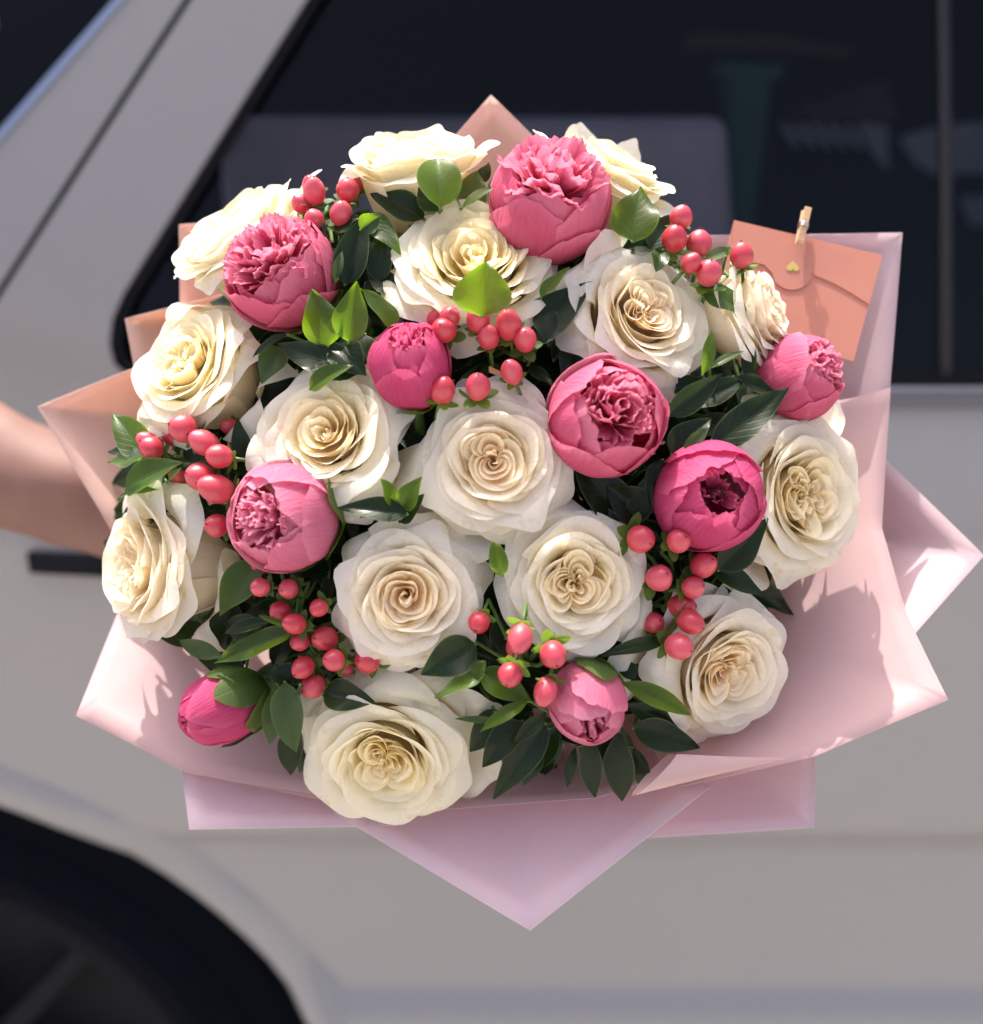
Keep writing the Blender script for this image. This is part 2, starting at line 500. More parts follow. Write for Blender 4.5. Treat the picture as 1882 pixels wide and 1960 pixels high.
BIND = P(940, 1200, 0.99)
def add_stem(root, M, top, r):
    Mi = M.inverted()
    w0 = M @ top
    ax = (M.to_3x3() @ Vector((0, 0, 1)))
    rn = random.Random(hash((round(w0.x, 4), round(w0.z, 4))) & 0xffff)
    jit = Vector((rn.uniform(-1, 1), rn.uniform(-.5, .5), rn.uniform(-1, 1))) * 0.014
    e = BIND + jit
    path = []
    c1 = w0 - ax * 0.05
    c2 = e + (w0 - e) * 0.4
    for i in range(9):
        t = i / 8
        path.append(Mi @ (w0 * (1 - t) ** 3 + c1 * 3 * t * (1 - t) ** 2 + c2 * 3 * t * t * (1 - t) + e * t ** 3))
    path.append(Mi @ (e + (FWD * 0.12 - UP * 0.05)))
    v, f = tube(path, r, 7)
    mesh_obj('stem', v, f, M_stem, root)

# ------------------------------------------------------------------ leaves
def leaf_grid(L=1.0, w=0.4, nv=15, nu=9, kind=0, fold=0.35, arch=0.15, wav=0.0, rng=None, twist=0.0):
    """points (x across, y along, z up) of a leaf of length L and full width w"""
    s = np.linspace(-1, 1, nu)[:, None] * np.ones((1, nv))
    t = np.linspace(0, 1, nv)[None, :] * np.ones((nu, 1))
    if kind == 0:    # ovate with a drawn-out tip
        prof = np.sin(np.pi * np.clip(t, 0, 1) ** 0.72) ** 0.85 * (1 - 0.25 * t) * 1.12
    elif kind == 1:  # lance shaped
        prof = np.sin(np.pi * t ** 0.9) ** 1.0
    else:            # rounded
        prof = np.sin(np.pi * t ** 0.85) ** 0.6
    prof = np.where((t <= 0) | (t >= 1), 0.015, np.maximum(prof, 0.015))
    x = s * prof * w / 2
    y = t * L
    z = np.abs(x) * fold - arch * L * (2 * t - 1) ** 2 + arch * L * 0.0
    if wav and rng is not None:
        z = z + wav * w * np.abs(s) ** 2 * np.sin(t * 9 + rng.uniform(0, 6) + s * 0.8)
        x = x + wav * 0.3 * w * np.sin(t * 4 + rng.uniform(0, 6)) * t * (1 - t) * 2
    if twist:
        an = twist * (t - 0.3)
        x, z = x * np.cos(an) - z * np.sin(an), x * np.sin(an) + z * np.cos(an)
    return np.stack([x, y, z], -1), s, t

def leaf_between(b, tip, wid, nrm, kind, mat, parent, rng, fold=0.35, arch=0.08, wav=0.06, twist=0.0, nv=15, nu=9, name='leaf'):
    """leaf from world point b to tip; nrm = way its upper face looks"""
    Y = tip - b; L = Y.length; Y.normalize()
    Z = (nrm - Y * nrm.dot(Y)).normalized(); X = Y.cross(Z)
    g, lu, lv = leaf_grid(L, wid, nv, nu, kind, fold, arch, wav, rng, twist)
    g[..., 2] += arch * L
    A = np.array([X, Y, Z])
    w = g.reshape(-1, 3) @ A + np.array(b)
    if parent is not None:
        Mi = np.array(parent.matrix_world.inverted())
        w = w @ Mi[:3, :3].T + Mi[:3, 3]
    return grid_obj(name, w.reshape(g.shape), mat, parent, None, {'lu': lu, 'lv': lv})

# ------------------------------------------------------------------ peony
def shell_petal(rng, az, W, Rk, th_end, lift=0.02, jag=0.02, nu=21, nv=15, rnd=0.35, squash=1.0, th0=math.pi * 0.97, crump=0.012, notch=0.0):
    s = np.linspace(-1, 1, nu)[:, None] * np.ones((1, nv))
    t = (np.linspace(0, 1, nv) ** 0.9)[None, :] * np.ones((nu, 1))
    ph = rng.uniform(0, 6.28, 4)
    edge = th_end + rnd * np.abs(s) ** 1.8 + jag * (np.sin(s * 7 + ph[0]) + 0.7 * np.sin(s * 15 + ph[1]) + .4 * np.sin(s * 27 + ph[3])) + notch * np.exp(-(s / 0.12) ** 2)
    th = th0 + (edge - th0) * t
    env = t ** 6
    rr = Rk + lift * env + crump * np.sin(s * 6 + ph[2]) * t ** 4 + 0.020 * np.sin(s * 2.5 + t * 4 + ph[0]) + 0.004 * np.sin(s * 9 + t * 5 + ph[1]) * np.sin(t * 4 + s * 3 + ph[3])
    om = W * (0.45 + 0.55 * np.sin(np.clip(t / 0.5, 0, 1) * math.pi / 2))
    # keep a real width near the pole
    sw = np.clip(np.sin(th), 0.30, 1)
    an = az + s * om / np.maximum(sw, 0.5) ** 0.5
    r = rr * np.sin(th); z = rr * np.cos(th) * squash
    return np.stack([r * np.cos(an), r * np.sin(an), z], -1), t, s * W

def ruffle(rng, th, phi, size, r_tip=1.0, r_base=0.45, crump=0.05, lean=0.2, nu=15, nv=11):
    """small crumpled inner petal that comes up out of the ball at polar th, azimuth phi"""
    s = np.linspace(-1, 1, nu)[:, None] * np.ones((1, nv))
    t = np.linspace(0, 1, nv)[None, :] * np.ones((nu, 1))
    dirv = np.array([math.sin(th) * math.cos(phi), math.sin(th) * math.sin(phi), math.cos(th)])
    tan = rng.normal(size=3) * 0.35 + np.array([-math.sin(phi), math.cos(phi), 0])
    tan -= dirv * tan.dot(dirv); tan /= np.linalg.norm(tan)
    nor = np.cross(dirv, tan)
    ph = rng.uniform(0, 6.28, 5)
    w = size * (0.35 + 0.65 * np.sin(np.clip(t * 1.15, 0, 1) * math.pi / 2)) * (1 - 0.25 * t ** 4)
    tip = r_tip - 0.16 * size * 2 * np.abs(s) ** 2 + 0.025 * np.sin(s * 8 + ph[0]) + 0.018 * np.sin(s * 17 + ph[1])
    rad = r_base + (tip - r_base) * t
    off = 0.30 * size * s ** 2 * 1.2 + lean * t ** 2 * 0.4 + crump * t ** 2 * (np.sin(s * 5 + ph[2]) + 0.6 * np.sin(s * 10 + ph[3] + t * 3))
    a = s * w
    pts = dirv * rad[..., None] + tan * a[..., None] + nor * off[..., None]
    return pts, t, s * size * 2

def make_peony(x, y, n, Ru, seed, label, mat=0, opening=0.6, nruf=20, guards=8, cavity=0.0, squash=1.0, gtheta=(0.45, 0.85),
               sep=(), stamens=False, ruf_r=(0.92, 1.04), ddepth=0.0, ruf_size=(0.20, 0.38), name='pink_peony'):
    rng = np.random.default_rng(seed)
    U = rng.uniform
    d = dome(x, y) + ddepth
    scale = Ru / FU * d
    M = frame(P(x, y, d), cv(*n))
    root = empty(name, M)
    tag(root, label, 'peony', 'pink peonies in the bouquet')
    m = M_peony[mat]
    az0 = U(0, 6.28)
    # two rows of hugging guard petals, then the inner shell
    for k in range(guards):
        az = az0 + k * 2.399
        th = gtheta[0] + (gtheta[1] - gtheta[0]) * (k / guards) * U(.8, 1.2) + (0.35 * U(0, 1) if k > guards * .6 else 0)
        pr = shell_petal(rng, az, R(U(46, 62)), 0.955 + 0.010 * k, th, lift=U(0.0, 0.07), jag=U(.015, .04), rnd=U(0.4, 0.9),
                         squash=squash, notch=U(0, 0.06))
        add_petal(root, pr, scale, np.clip(0.05 + U(0, .30) + 0.55 * pr[1] ** 4 + 0.10 * np.abs(pr[2]), 0, 1), m)
    for k in range(6):
        az = az0 + 1.1 + k * 2.399
        th = opening * U(0.75, 1.1)
        pr = shell_petal(rng, az, R(U(40, 52)), 0.93 - 0.015 * k, th, lift=U(-0.02, 0.05), jag=0.03, rnd=U(0.2, 0.45), squash=squash, crump=0.03, nu=25)
        add_petal(root, pr, scale, 0.2 + 0.75 * pr[1] ** 2, m)
    for i in range(nruf):
        q = math.sqrt((i + 0.5) / nruf)
        th = opening * 1.12 * q
        phi = i * 2.399 + U(-0.3, 0.3)
        rt = U(*ruf_r) - cavity * (1 - q) ** 1.0
        pr = ruffle(rng, th, phi, U(*ruf_size), rt, 0.35, crump=U(0.02, 0.05), lean=U(-0.15, 0.35))
        p = pr[0].copy(); p[..., 2] *= squash
        add_petal(root, (p, pr[1], pr[2]), scale, 0.45 + 0.55 * pr[1] ** 1.5, m)
    if stamens:
        vs, fs = [], []
        for i in range(40):
            a = U(0, 6.28); q = U(0, 0.16)
            v, f = tube([(0, 0, 0.2), (q * math.cos(a), q * math.sin(a), U(0.5, 0.62))], [0.012, 0.02], 5)
            fs += [tuple(j + len(vs) for j in ff) for ff in f]; vs += v
        mesh_obj('stamen_cluster', [Vector(v) * scale for v in vs], fs, M_stamen, root)
    # green sepals clasping the ball: azimuth, end angle, half width
    for (az, te, W) in (sep or ((30, 2.2, 34), (150, 2.3, 34), (270, 2.25, 34))):
        pr = shell_petal(rng, R(az), R(W), 1.09, te, lift=0.03, jag=0.01, nu=11, nv=9, rnd=0.5, squash=squash)
        grid_obj('sepal', pr[0] * scale, M_sepal, root, None, {'lu': np.linspace(-1, 1, 11)[:, None] * np.ones((1, 9)), 'lv': pr[1]})
    add_stem(root, M, Vector((0, 0, -0.97 * scale * squash)), 0.0035)
    return root

# ------------------------------------------------------------------ berries
def berry_mesh(seed, elong=1.15):
    rng = np.random.default_rng(seed)
    nu, nv = 20, 13
    vs, tint = [], []
    for i in range(nu):
        a = 2 * math.pi * i / nu
        for j in range(nv):
            th = math.pi * (1 - j / (nv - 1))
            r = math.sin(th)
            z = math.cos(th) * elong
            if z > 0: r *= 1 - 0.22 * (z / elong) ** 2
            else: r *= 1 - 0.05 * (z / elong) ** 2
            rr = r * (1 + 0.025 * math.cos(3 * a + seed)) 
            if j >= nv - 2: z -= 0.02
            vs.append((rr * math.cos(a), rr * math.sin(a), z))
            tint.append(max(0.0, -math.cos(th)))
    me = bpy.data.meshes.new('berry')
    me.from_pydata(vs, [], grid_faces(nu, nv, True))
    me.shade_smooth()
    at = me.attributes.new('tint', 'FLOAT', 'POINT'); at.data.foreach_set('value', tint)
    me.materials.append(M_berry)
    bm = bmesh.new(); bm.from_mesh(me); bmesh.ops.remove_doubles(bm, verts=bm.verts, dist=1e-5); bm.to_mesh(me); bm.free()
    return me

def tip_mesh(elong):
    vs, fs = [], []
    for k in range(3):
        a = k * 2.094
        v, f = tube([(0, 0, elong * 0.97), (0.05 * math.cos(a), 0.05 * math.sin(a), elong + 0.06), (0.14 * math.cos(a), 0.14 * math.sin(a), elong + 0.07)], [0.035, 0.03, 0.018], 5)
        fs += [tuple(j + len(vs) for j in ff) for ff in f]; vs += v
    me = bpy.data.meshes.new('berry_tip'); me.from_pydata([tuple(v) for v in vs], [], fs); me.shade_smooth(); me.materials.append(M_tip)
    return me

def sepal_mesh():
    g, lu, lv = leaf_grid(1.75, 0.95, 9, 7, 2, 0.15, 0.0)
    y = g[..., 1].copy()
    pts = np.stack([g[..., 0], 0.15 + y * 0.85, -1.12 + 0.45 * (y / 1.75) ** 1.6 - 0.15 * (y / 1.75) ** 3 + g[..., 2] * 0.6], -1)
    me = bpy.data.meshes.new('sepal'); me.from_pydata([tuple(v) for v in pts.reshape(-1, 3)], [], grid_faces(7, 9)); me.shade_smooth()
    for k, a in (('lu', lu), ('lv', lv)):
        at = me.attributes.new(k, 'FLOAT', 'POINT'); at.data.foreach_set('value', a.astype(np.float32).ravel())
    me.materials.append(M_sepal)
    return me
BM = [(berry_mesh(i, e), tip_mesh(e)) for i, e in enumerate((1.10, 1.20, 1.30, 1.42))]
SM = sepal_mesh()

def berry_sprig(label, cx, cy, spots, axis, seed, lone=False, dd=0.0, spread=0.35, rad=24):
    rng = random.Random(seed)
    d0 = dome(cx, cy) + dd
    root = empty('berry_sprig', Matrix.Translation(P(cx, cy, d0 + 0.055)))
    tag(root, label, 'berry sprig', 'sprigs of coral red berries')
    hub = P(cx, cy, d0 + 0.05)
    ov = hub - root.location
    vs, fs = [], []
    for sp in spots:
        bx, by = sp[0], sp[1]
        r = (sp[2] if len(sp) > 2 else rad)
        dz = (sp[3] if len(sp) > 3 else rng.uniform(-0.010, 0.001))
        n = cv(axis[0] + rng.uniform(-spread, spread), axis[1] + rng.uniform(-spread, spread), axis[2])
        d = dome(bx, by) + dd + dz
        c = P(bx, by, d); rr = r / FU * d * 0.97 * rng.uniform(.9, 1.06)
        me, tm = BM[rng.randrange(4)]
        b = bpy.data.objects.new('berry', me); col.objects.link(b); b.parent = root
        Mx = frame(c - root.location, n) @ Matrix.Rotation(rng.uniform(0, 6), 4, 'Z') @ Matrix.Scale(rr, 4)
        b.matrix_local = Mx
        t = bpy.data.objects.new('berry_tip', tm); col.objects.link(t); t.parent = b
        k0 = rng.uniform(0, 6)
        for k in range(5):
            s = bpy.data.objects.new('sepal', SM); col.objects.link(s); s.parent = b
            sc_ = rng.uniform(0.8, 1.1)
            s.matrix_local = Matrix.Rotation(k0 + k * 1.2566, 4, 'Z') @ Matrix.Rotation(rng.uniform(-0.35, 0.15), 4, 'X') @ Matrix.Scale(sc_, 4)
        # pedicel to the hub
        a = c - n * rr * 1.05 - root.location
        m1 = a - n * 0.014; m2 = (a + ov) / 2 + Vector((0, 0.008, 0))
        v, f = tube([a, m1, m2, ov], [0.0011, 0.0011, 0.0013, 0.0018], 6)
        fs += [tuple(j + len(vs) for j in ff) for ff in f]; vs += v
    e = BIND - root.location
    v, f = tube([ov, ov * 0.6 + e * 0.4 + Vector((0, -0.01, 0)), e], [0.002, 0.0023, 0.0025], 6)
    fs += [tuple(j + len(vs) for j in ff) for ff in f]; vs += v
    mesh_obj('stem', vs, fs, M_stem, root)
    return root

# ------------------------------------------------------------------ build: roses
make_rose(792, 285, (-.08, .86, .46), 132, 11, 'cream rose at the top left of centre seen from the side, opening upwards behind leaves', 2, 0.50, domed=.25, cup=.6, tall=.3,
          extras=((5, 1.12, .05, 60, 30, .06, .5), (195, 1.05, -.1, 95, 36, .12, .2)))
make_rose(1175, 318, (.40, .82, .38), 122, 12, 'cream rose at the top right half hidden behind the large open pink peony', 2, 0.55, domed=.3, cup=.6, tall=.25,
          extras=((120, 1.15, .30, 30, 30, .03, .3), (75, 1.05, .35, 10, 22, .02, .6), (200, 1.4, .1, 60, 28, .05, .4)), ddepth=.012)
make_rose(440, 430, (-.50, .72, .48), 140, 13, 'cream rose at the upper left with one long petal sticking out towards the car window', 0, 0.50, domed=.2, cup=.6, tall=.45,
          extras=((215, 1.45, -.35, 92, 24, .12, .15), (250, 1.05, -.2, 95, 35, .1, .2), (10, 1.3, .05, 60, 28, .08, .3)), ddepth=.005)
make_rose(908, 482, (.02, .52, .85), 158, 14, 'large cream rose high in the middle with a triangular green leaf before it', 2, 1.0, quarters=0,
          extras=((205, 1.15, -.25, 80, 30, .1, .3), (330, 1.08, -.3, 95, 32, .15, .1)))
make_rose(1245, 592, (.36, .28, .87), 145, 15, 'cream rose right of centre between two pink peonies and under a cluster of red berries', 1, 1.0, quarters=4,
          extras=((125, 1.12, .08, 45, 34, .05, .25), (160, 1.05, -.1, 62, 34, .08, .2), (270, 1.05, -.3, 80, 34, .08, .3)))
make_rose(1468, 590, (.80, .30, .48), 100, 16, 'small cream rose beside the salmon envelope, facing right', 1, .85, domed=.3, tall=.3,
          extras=((250, 1.25, -.3, 75, 36, .08, .1), (190, 1.15, -.45, 60, 38, .05, .1)))
make_rose(344, 690, (-.48, .38, .74), 145, 17, 'cream rose on the left with crumpled heart, just below the ball-shaped pink peony', 2, 1.0, tall=.25, quarters=5,
          extras=((350, 1.15, -.45, 70, 20, .16, .1), (310, 1.22, -.5, 85, 22, .18, .1), (215, 1.1, -.2, 80, 30, .1, .4)))
make_rose(622, 825, (-.20, .26, .93), 154, 18, 'cream rose left of the centre one with a long rolled petal down its right side', 0, 1.0, quarters=0,
          extras=((338, 1.32, -.30, 75, 20, .2, .1), (290, 1.0, -.4, 60, 36, .1, .2), (200, 1.08, -.1, 80, 32, .08, .4)))
make_rose(948, 878, (.0, .06, 1), 148, 19, 'large cream rose in the very centre of the bouquet', 1, 1.0, quarters=2,
          extras=((72, 1.12, -.2, 80, 32, .1, .3), (250, 1.30, -.35, 80, 22, .08, .3), (290, 1.0, -.3, 80, 30, .1, .2)))
make_rose(258, 1082, (-.76, .0, .64), 155, 20, 'cream rose at the far left edge, turned towards the arm', 1, .85, domed=.2, cup=.2, tall=.35,
          extras=((300, 1.12, -.50, 75, 18, .2, .1), (345, .95, -.6, 60, 32, .1, .3), (130, 1.1, -.1, 70, 28, .08, .5)))
make_rose(778, 1142, (.0, -.04, 1), 142, 21, 'cream rose with peach heart at the lower left of the centre rose', 1, 1.05, quarters=0,
          extras=((60, 1.15, -.30, 80, 26, .12, .2), (75, 1.55, -.5, 85, 16, .15, .1), (255, 1.02, -.25, 85, 36, .08, .3)))
make_rose(1106, 1116, (.10, -.04, 1), 146, 22, 'cream rose with deep yellow quartered heart at the lower right of the centre rose', 0, 1.05, quarters=3,
          extras=((125, 1.35, -.35, 80, 24, .1, .2), (275, 1.08, -.25, 85, 26, .06, .8), (330, 1.15, -.25, 85, 26, .1, .5)))
make_rose(1552, 944, (.50, .02, .84), 162, 23, 'big frilly cream rose on the right edge next to the magenta peony', 0, 1.0, quarters=5,
          extras=((115, 1.2, -.3, 70, 30, .08, .5), (60, 1.25, -.1, 60, 24, .06, .7), (235, 1.25, -.35, 75, 26, .1, .4), (170, 1.1, -.6, 50, 36, .05, .2)))
make_rose(1402, 1290, (.42, -.25, .86), 150, 24, 'cream rose at the lower right resting against the pink paper', 1, 1.0, quarters=3,
          extras=((170, 1.45, -.35, 80, 26, .08, .4), (115, 1.1, -.3, 70, 36, .1, .2), (245, 1.15, -.3, 75, 28, .1, .3)))
make_rose(734, 1468, (-.06, -.42, .90), 160, 25, 'cream rose hanging lowest at the bottom left of the bouquet', 2, 1.05, quarters=3,
          extras=((20, 1.42, -.35, 85, 24, .08, .3), (342, 1.38, -.45, 82, 26, .05, .25), (85, 1.55, -.75, 55, 34, .05, .2), (50, 1.1, -.4, 80, 30, .12, .2), (150, 1.15, -.35, 80, 28, .1, .3)), ddepth=.004)

# peonies
make_peony(540, 520, (-.35, .45, .80), 108, 31, 'round pink peony bud with ruffled crown at the upper left', 0, 1.05, nruf=52, gtheta=(.95, 1.35), ruf_r=(.95, 1.04), ruf_size=(.16, .30),
           sep=((330, 2.0, 30), (270, 2.1, 30)))
make_peony(1052, 388, (.10, .62, .75), 116, 32, 'large open pink peony at the top, lit by the sun', 0, 0.95, nruf=36, gtheta=(.75, 1.25), cavity=.15, ruf_size=(.20, .36), ruf_r=(.98, 1.18))
make_peony(786, 702, (-.05, .65, .72), 78, 33, 'small pink peony bud left of the berries above the centre rose', 1, 0.55, nruf=20, squash=1.12, gtheta=(.4, .8),
           sep=((330, 1.6, 30), (270, 2.0, 34), (210, 2.2, 30)), ruf_size=(.12, .2))
make_peony(1160, 800, (.22, .18, .92), 112, 34, 'pink peony with an open cup of pale inner petals, right of the centre rose', 0, 0.80, nruf=30, cavity=.10, gtheta=(.6, 1.0), ruf_size=(.18, .32), guards=8)
make_peony(1532, 722, (.60, .35, .65), 82, 35, 'pink peony under the envelope and the small cream rose on the right', 0, 0.70, nruf=26, gtheta=(.55, 1.05))
make_peony(1356, 952, (.10, .10, .95), 104, 36, 'deep magenta pink peony with dark opening at its heart, beside the frilly rose', 1, 0.42, nruf=7, cavity=.7, gtheta=(.35, .6), stamens=True, guards=9, ruf_size=(.10, .18))
make_peony(545, 990, (-.42, -.02, .88), 104, 37, 'round pink peony with a tight folded opening on its left side, left of centre', 2, 0.62, nruf=30, gtheta=(.5, .95), guards=8, ruf_size=(.10, .2),
           sep=((20, 1.45, 30), (330, 1.7, 28), (270, 2.0, 34)))
make_peony(428, 1352, (-.80, -.30, .45), 68, 38, 'small closed pink peony bud wrapped in green sepals at the lower left', 1, 0.4, nruf=5, squash=1.25, gtheta=(.2, .5),
           sep=((60, 1.3, 32), (100, 1.4, 30), (0, 1.7, 30), (300, 2.0, 30)), ruf_size=(.08, .14))
make_peony(1122, 1342, (.10, -.50, .80), 74, 39, 'small pale pink peony bud pointing down at the bottom of the bouquet', 2, 0.45, nruf=7, squash=1.12, gtheta=(.25, .55),
           sep=((70, 1.25, 32), (30, 1.6, 26), (140, 1.9, 30)), ruf_size=(.10, .16))

# berries
berry_sprig('coral berries at the upper left between the side-lit rose and the top rose', 640, 420,
            [(602, 367, 24), (576, 389, 21), (602, 419, 20), (666, 364, 24), (681, 345, 19, .01), (654, 410, 24), (598, 358, 20, .012)], (-.2, .55, .7), 1)
berry_sprig('single dark coral berry peeping over the large rose high in the middle', 812, 440, [(808, 424, 17, .01)], (0, .5, .8), 2, True, .01)
berry_sprig('coral berries at the upper right standing against the dark window and the envelope', 1350, 520,
            [(1304, 415, 23), (1291, 457, 25), (1338, 466, 25, .008), (1323, 503, 21), (1357, 522, 25), (1420, 489, 26)], (.15, .80, .45), 3, rad=24, dd=-.008)
berry_sprig('coral berries above the centre rose, with shiny sunlit tops', 930, 690,
            [(850, 632, 26, -.01), (861, 606, 22), (834, 612, 20, .006), (916, 612, 24), (935, 645, 22, -.006), (974, 622, 25), (1005, 650, 23, -.006), (980, 712, 23), (915, 740, 26), (848, 747, 24)],
            (.0, .5, .85), 4)
berry_sprig('coral berries at the left among bright leaves, beside the arm', 380, 880,
            [(290, 858, 23), (350, 820, 28), (391, 848, 25), (420, 873, 25, -.006), (440, 817, 16, .02), (382, 912, 27), (414, 936, 28, -.005), (341, 912, 16, .015), (286, 848, 20, .006), (330, 838, 16, .015)],
            (-.75, .25, .5), 5)
berry_sprig('single coral berry wedged between the far left rose and the round pink peony', 440, 1010, [(414, 1006, 25)], (-.7, .1, .7), 6, True)
berry_sprig('coral berries with broad green sepals at the lower left under the round peony', 580, 1210,
            [(498, 1124, 21), (552, 1127, 19), (497, 1083, 17, .012), (536, 1170, 21, .004), (563, 1194, 20, -.006), (610, 1164, 19), (574, 1228, 21, .004), (622, 1222, 27, .008),
             (580, 1278, 23), (639, 1264, 24, -.004), (599, 1314, 24, .006), (680, 1200, 21, .012), (703, 1264, 25, .006), (660, 1280, 18, .012)],
            (-.45, -.05, .8), 7)
berry_sprig('coral berries at the bottom centre beside the pale peony bud', 1010, 1270,
            [(917, 1192, 24, .01), (996, 1221, 24), (977, 1292, 25, -.004), (1059, 1253, 26), (1044, 1324, 25, -.006), (985, 1240, 18, .015), (900, 1275, 12, .02)], (.0, -.75, .6), 8, dd=-.010)
berry_sprig('coral berries at the right below the magenta peony', 1290, 1130,
            [(1227, 1032, 27), (1300, 1035, 23), (1262, 1106, 26), (1347, 1082, 26), (1327, 1124, 23), (1305, 1160, 24, .008), (1322, 1190, 25, -.004), (1252, 1192, 23, .012), (1300, 1238, 25), (1212, 1062, 20, .012)],
            (.55, .0, .75), 9)

# ------------------------------------------------------------------ foliage sprigs
def sprig(label, cx, cy, leaves, seed, group='sprigs of green foliage', dd=0.0):
    """leaves: (base x,y, tip x,y, width, kind, material, depth offset, tip depth offset, tilt x, tilt y)"""
    rng = np.random.default_rng(seed)
    d0 = dome(cx, cy) + 0.06
    root = empty('leaf_sprig', Matrix.Translation(P(cx, cy, d0)))
    tag(root, label, 'leaf sprig', group)
    bpy.context.view_layer.update()
    vs, fs = [], []
    hub = root.location.copy()
    for lf in leaves:
        bx, by, tx, ty, w = lf[:5]
        kind = lf[5] if len(lf) > 5 else 0
        mat = (M_leaf, M_leafdark, M_leafpale)[lf[6] if len(lf) > 6 else 0]
        o = lf[7] if len(lf) > 7 else 0.018
        ot = lf[8] if len(lf) > 8 else o - 0.004
        nx, ny = (lf[9], lf[10]) if len(lf) > 10 else (rng.uniform(-.35, .35), rng.uniform(.0, .6))
        b = P(bx, by, dome(bx, by) + o + dd); t = P(tx, ty, dome(tx, ty) + ot + dd)
        leaf_between(b, t, w / FU * dome(bx, by), cv(nx, ny, 1), kind, mat, root, rng, fold=rng.uniform(.15, .5), arch=rng.uniform(.02, .09),
                     wav=rng.uniform(.02, .09), twist=rng.uniform(-.4, .4))
        a = b - hub
        v, f = tube([a, a * 0.6 + Vector((0, .006, 0)), Vector((0, 0, 0))], [0.0009, 0.0011, 0.0016], 5)
        fs += [tuple(j + len(vs) for j in ff) for ff in f]; vs += v
    e = BIND - hub
    v, f = tube([Vector((0, 0, 0)), e * 0.5, e], [0.0018, 0.002, 0.002], 5)
    fs += [tuple(j + len(vs) for j in ff) for ff in f]; vs += v
    mesh_obj('stem', vs, fs, M_stem, root)
    return root

sprig('bright round leaf and its neighbours standing in front of the top left rose', 850, 420, [
    (842, 398, 835, 302, 84, 2, 0, -.022, -.03, .2, .5), (893, 410, 915, 325, 62, 0, 0, .01, .006), (885, 398, 946, 360, 30, 1, 0, -.004, -.012, -.2, .9),
    (812, 420, 708, 372, 58, 0, 1, .004, 0), (840, 405, 800, 360, 50, 0, 1, -.01, -.012), (925, 350, 935, 310, 30, 0, 1, .02, .02)], 1)
sprig('broad sunlit green leaf in front of the top right rose', 1210, 460, [
    (1210, 462, 1226, 358, 90, 0, 0, -.012, -.022, -.1, .5), (1245, 480, 1300, 408, 52, 0, 1, .0, -.005), (1180, 480, 1270, 470, 44, 0, 1, .004, .004),
    (1150, 500, 1215, 480, 40, 1, 1, .01, .008)], 2)
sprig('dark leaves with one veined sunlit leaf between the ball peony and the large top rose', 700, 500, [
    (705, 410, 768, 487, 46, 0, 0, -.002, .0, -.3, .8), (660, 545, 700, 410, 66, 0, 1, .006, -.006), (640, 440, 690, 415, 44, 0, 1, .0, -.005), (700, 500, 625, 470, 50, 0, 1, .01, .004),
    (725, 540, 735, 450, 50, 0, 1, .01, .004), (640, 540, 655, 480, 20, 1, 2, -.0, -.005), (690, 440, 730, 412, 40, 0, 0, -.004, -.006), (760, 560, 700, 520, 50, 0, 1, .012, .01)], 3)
sprig('three pointed sunlit leaves over the small pink bud, the brightest foliage', 650, 690, [
    (628, 662, 598, 553, 74, 0, 0, -.006, -.022, -.1, .75), (668, 655, 684, 538, 66, 0, 0, -.008, -.022, .1, .75), (757, 630, 690, 553, 46, 0, 0, -.004, -.014, .2, .8),
    (685, 715, 530, 662, 74, 0, 1, .002, -.004, 0, .3), (640, 660, 700, 720, 70, 0, 1, .0, -.002), (594, 745, 676, 698, 42, 0, 0, -.008, -.012, .1, .5),
    (540, 665, 500, 735, 56, 0, 2, .012, .006), (550, 640, 484, 684, 24, 1, 1, -.002, -.004), (700, 640, 650, 600, 60, 0, 1, .004, .004), (710, 690, 660, 640, 60, 0, 1, .002, .004)], 4)
sprig('triangular veined leaf pointing up in front of the large top rose, above the berries', 925, 620, [
    (922, 606, 931, 500, 108, 0, 0, -.018, -.030, .0, .45), (870, 620, 858, 575, 26, 1, 2, .0, .0)], 5)
sprig('dark leaves between the large top rose and the rose right of centre', 1060, 620, [
    (995, 660, 1135, 540, 84, 0, 1, .012, .0, .2, .4), (1035, 570, 1092, 512, 30, 0, 0, -.0, -.008, -.3, .8), (1080, 560, 1135, 515, 40, 2, 1, .01, .01), (1040, 590, 1052, 665, 50, 0, 1, .006, .004),
    (1110, 620, 1080, 740, 46, 1, 1, .02, .018), (1060, 690, 1090, 620, 40, 0, 1, .02, .02), (1010, 700, 1060, 740, 30, 1, 1, .02, .01)], 6)
sprig('grey green leaves behind the small rose beside the envelope', 1370, 620, [
    (1345, 560, 1432, 602, 54, 0, 2, .0, -.006, .3, .3), (1352, 500, 1400, 480, 30, 2, 2, .012, .01), (1265, 480, 1258, 520, 36, 2, 2, .0, -.004), (1390, 490, 1400, 470, 14, 1, 0, .0, -.0)], 7)
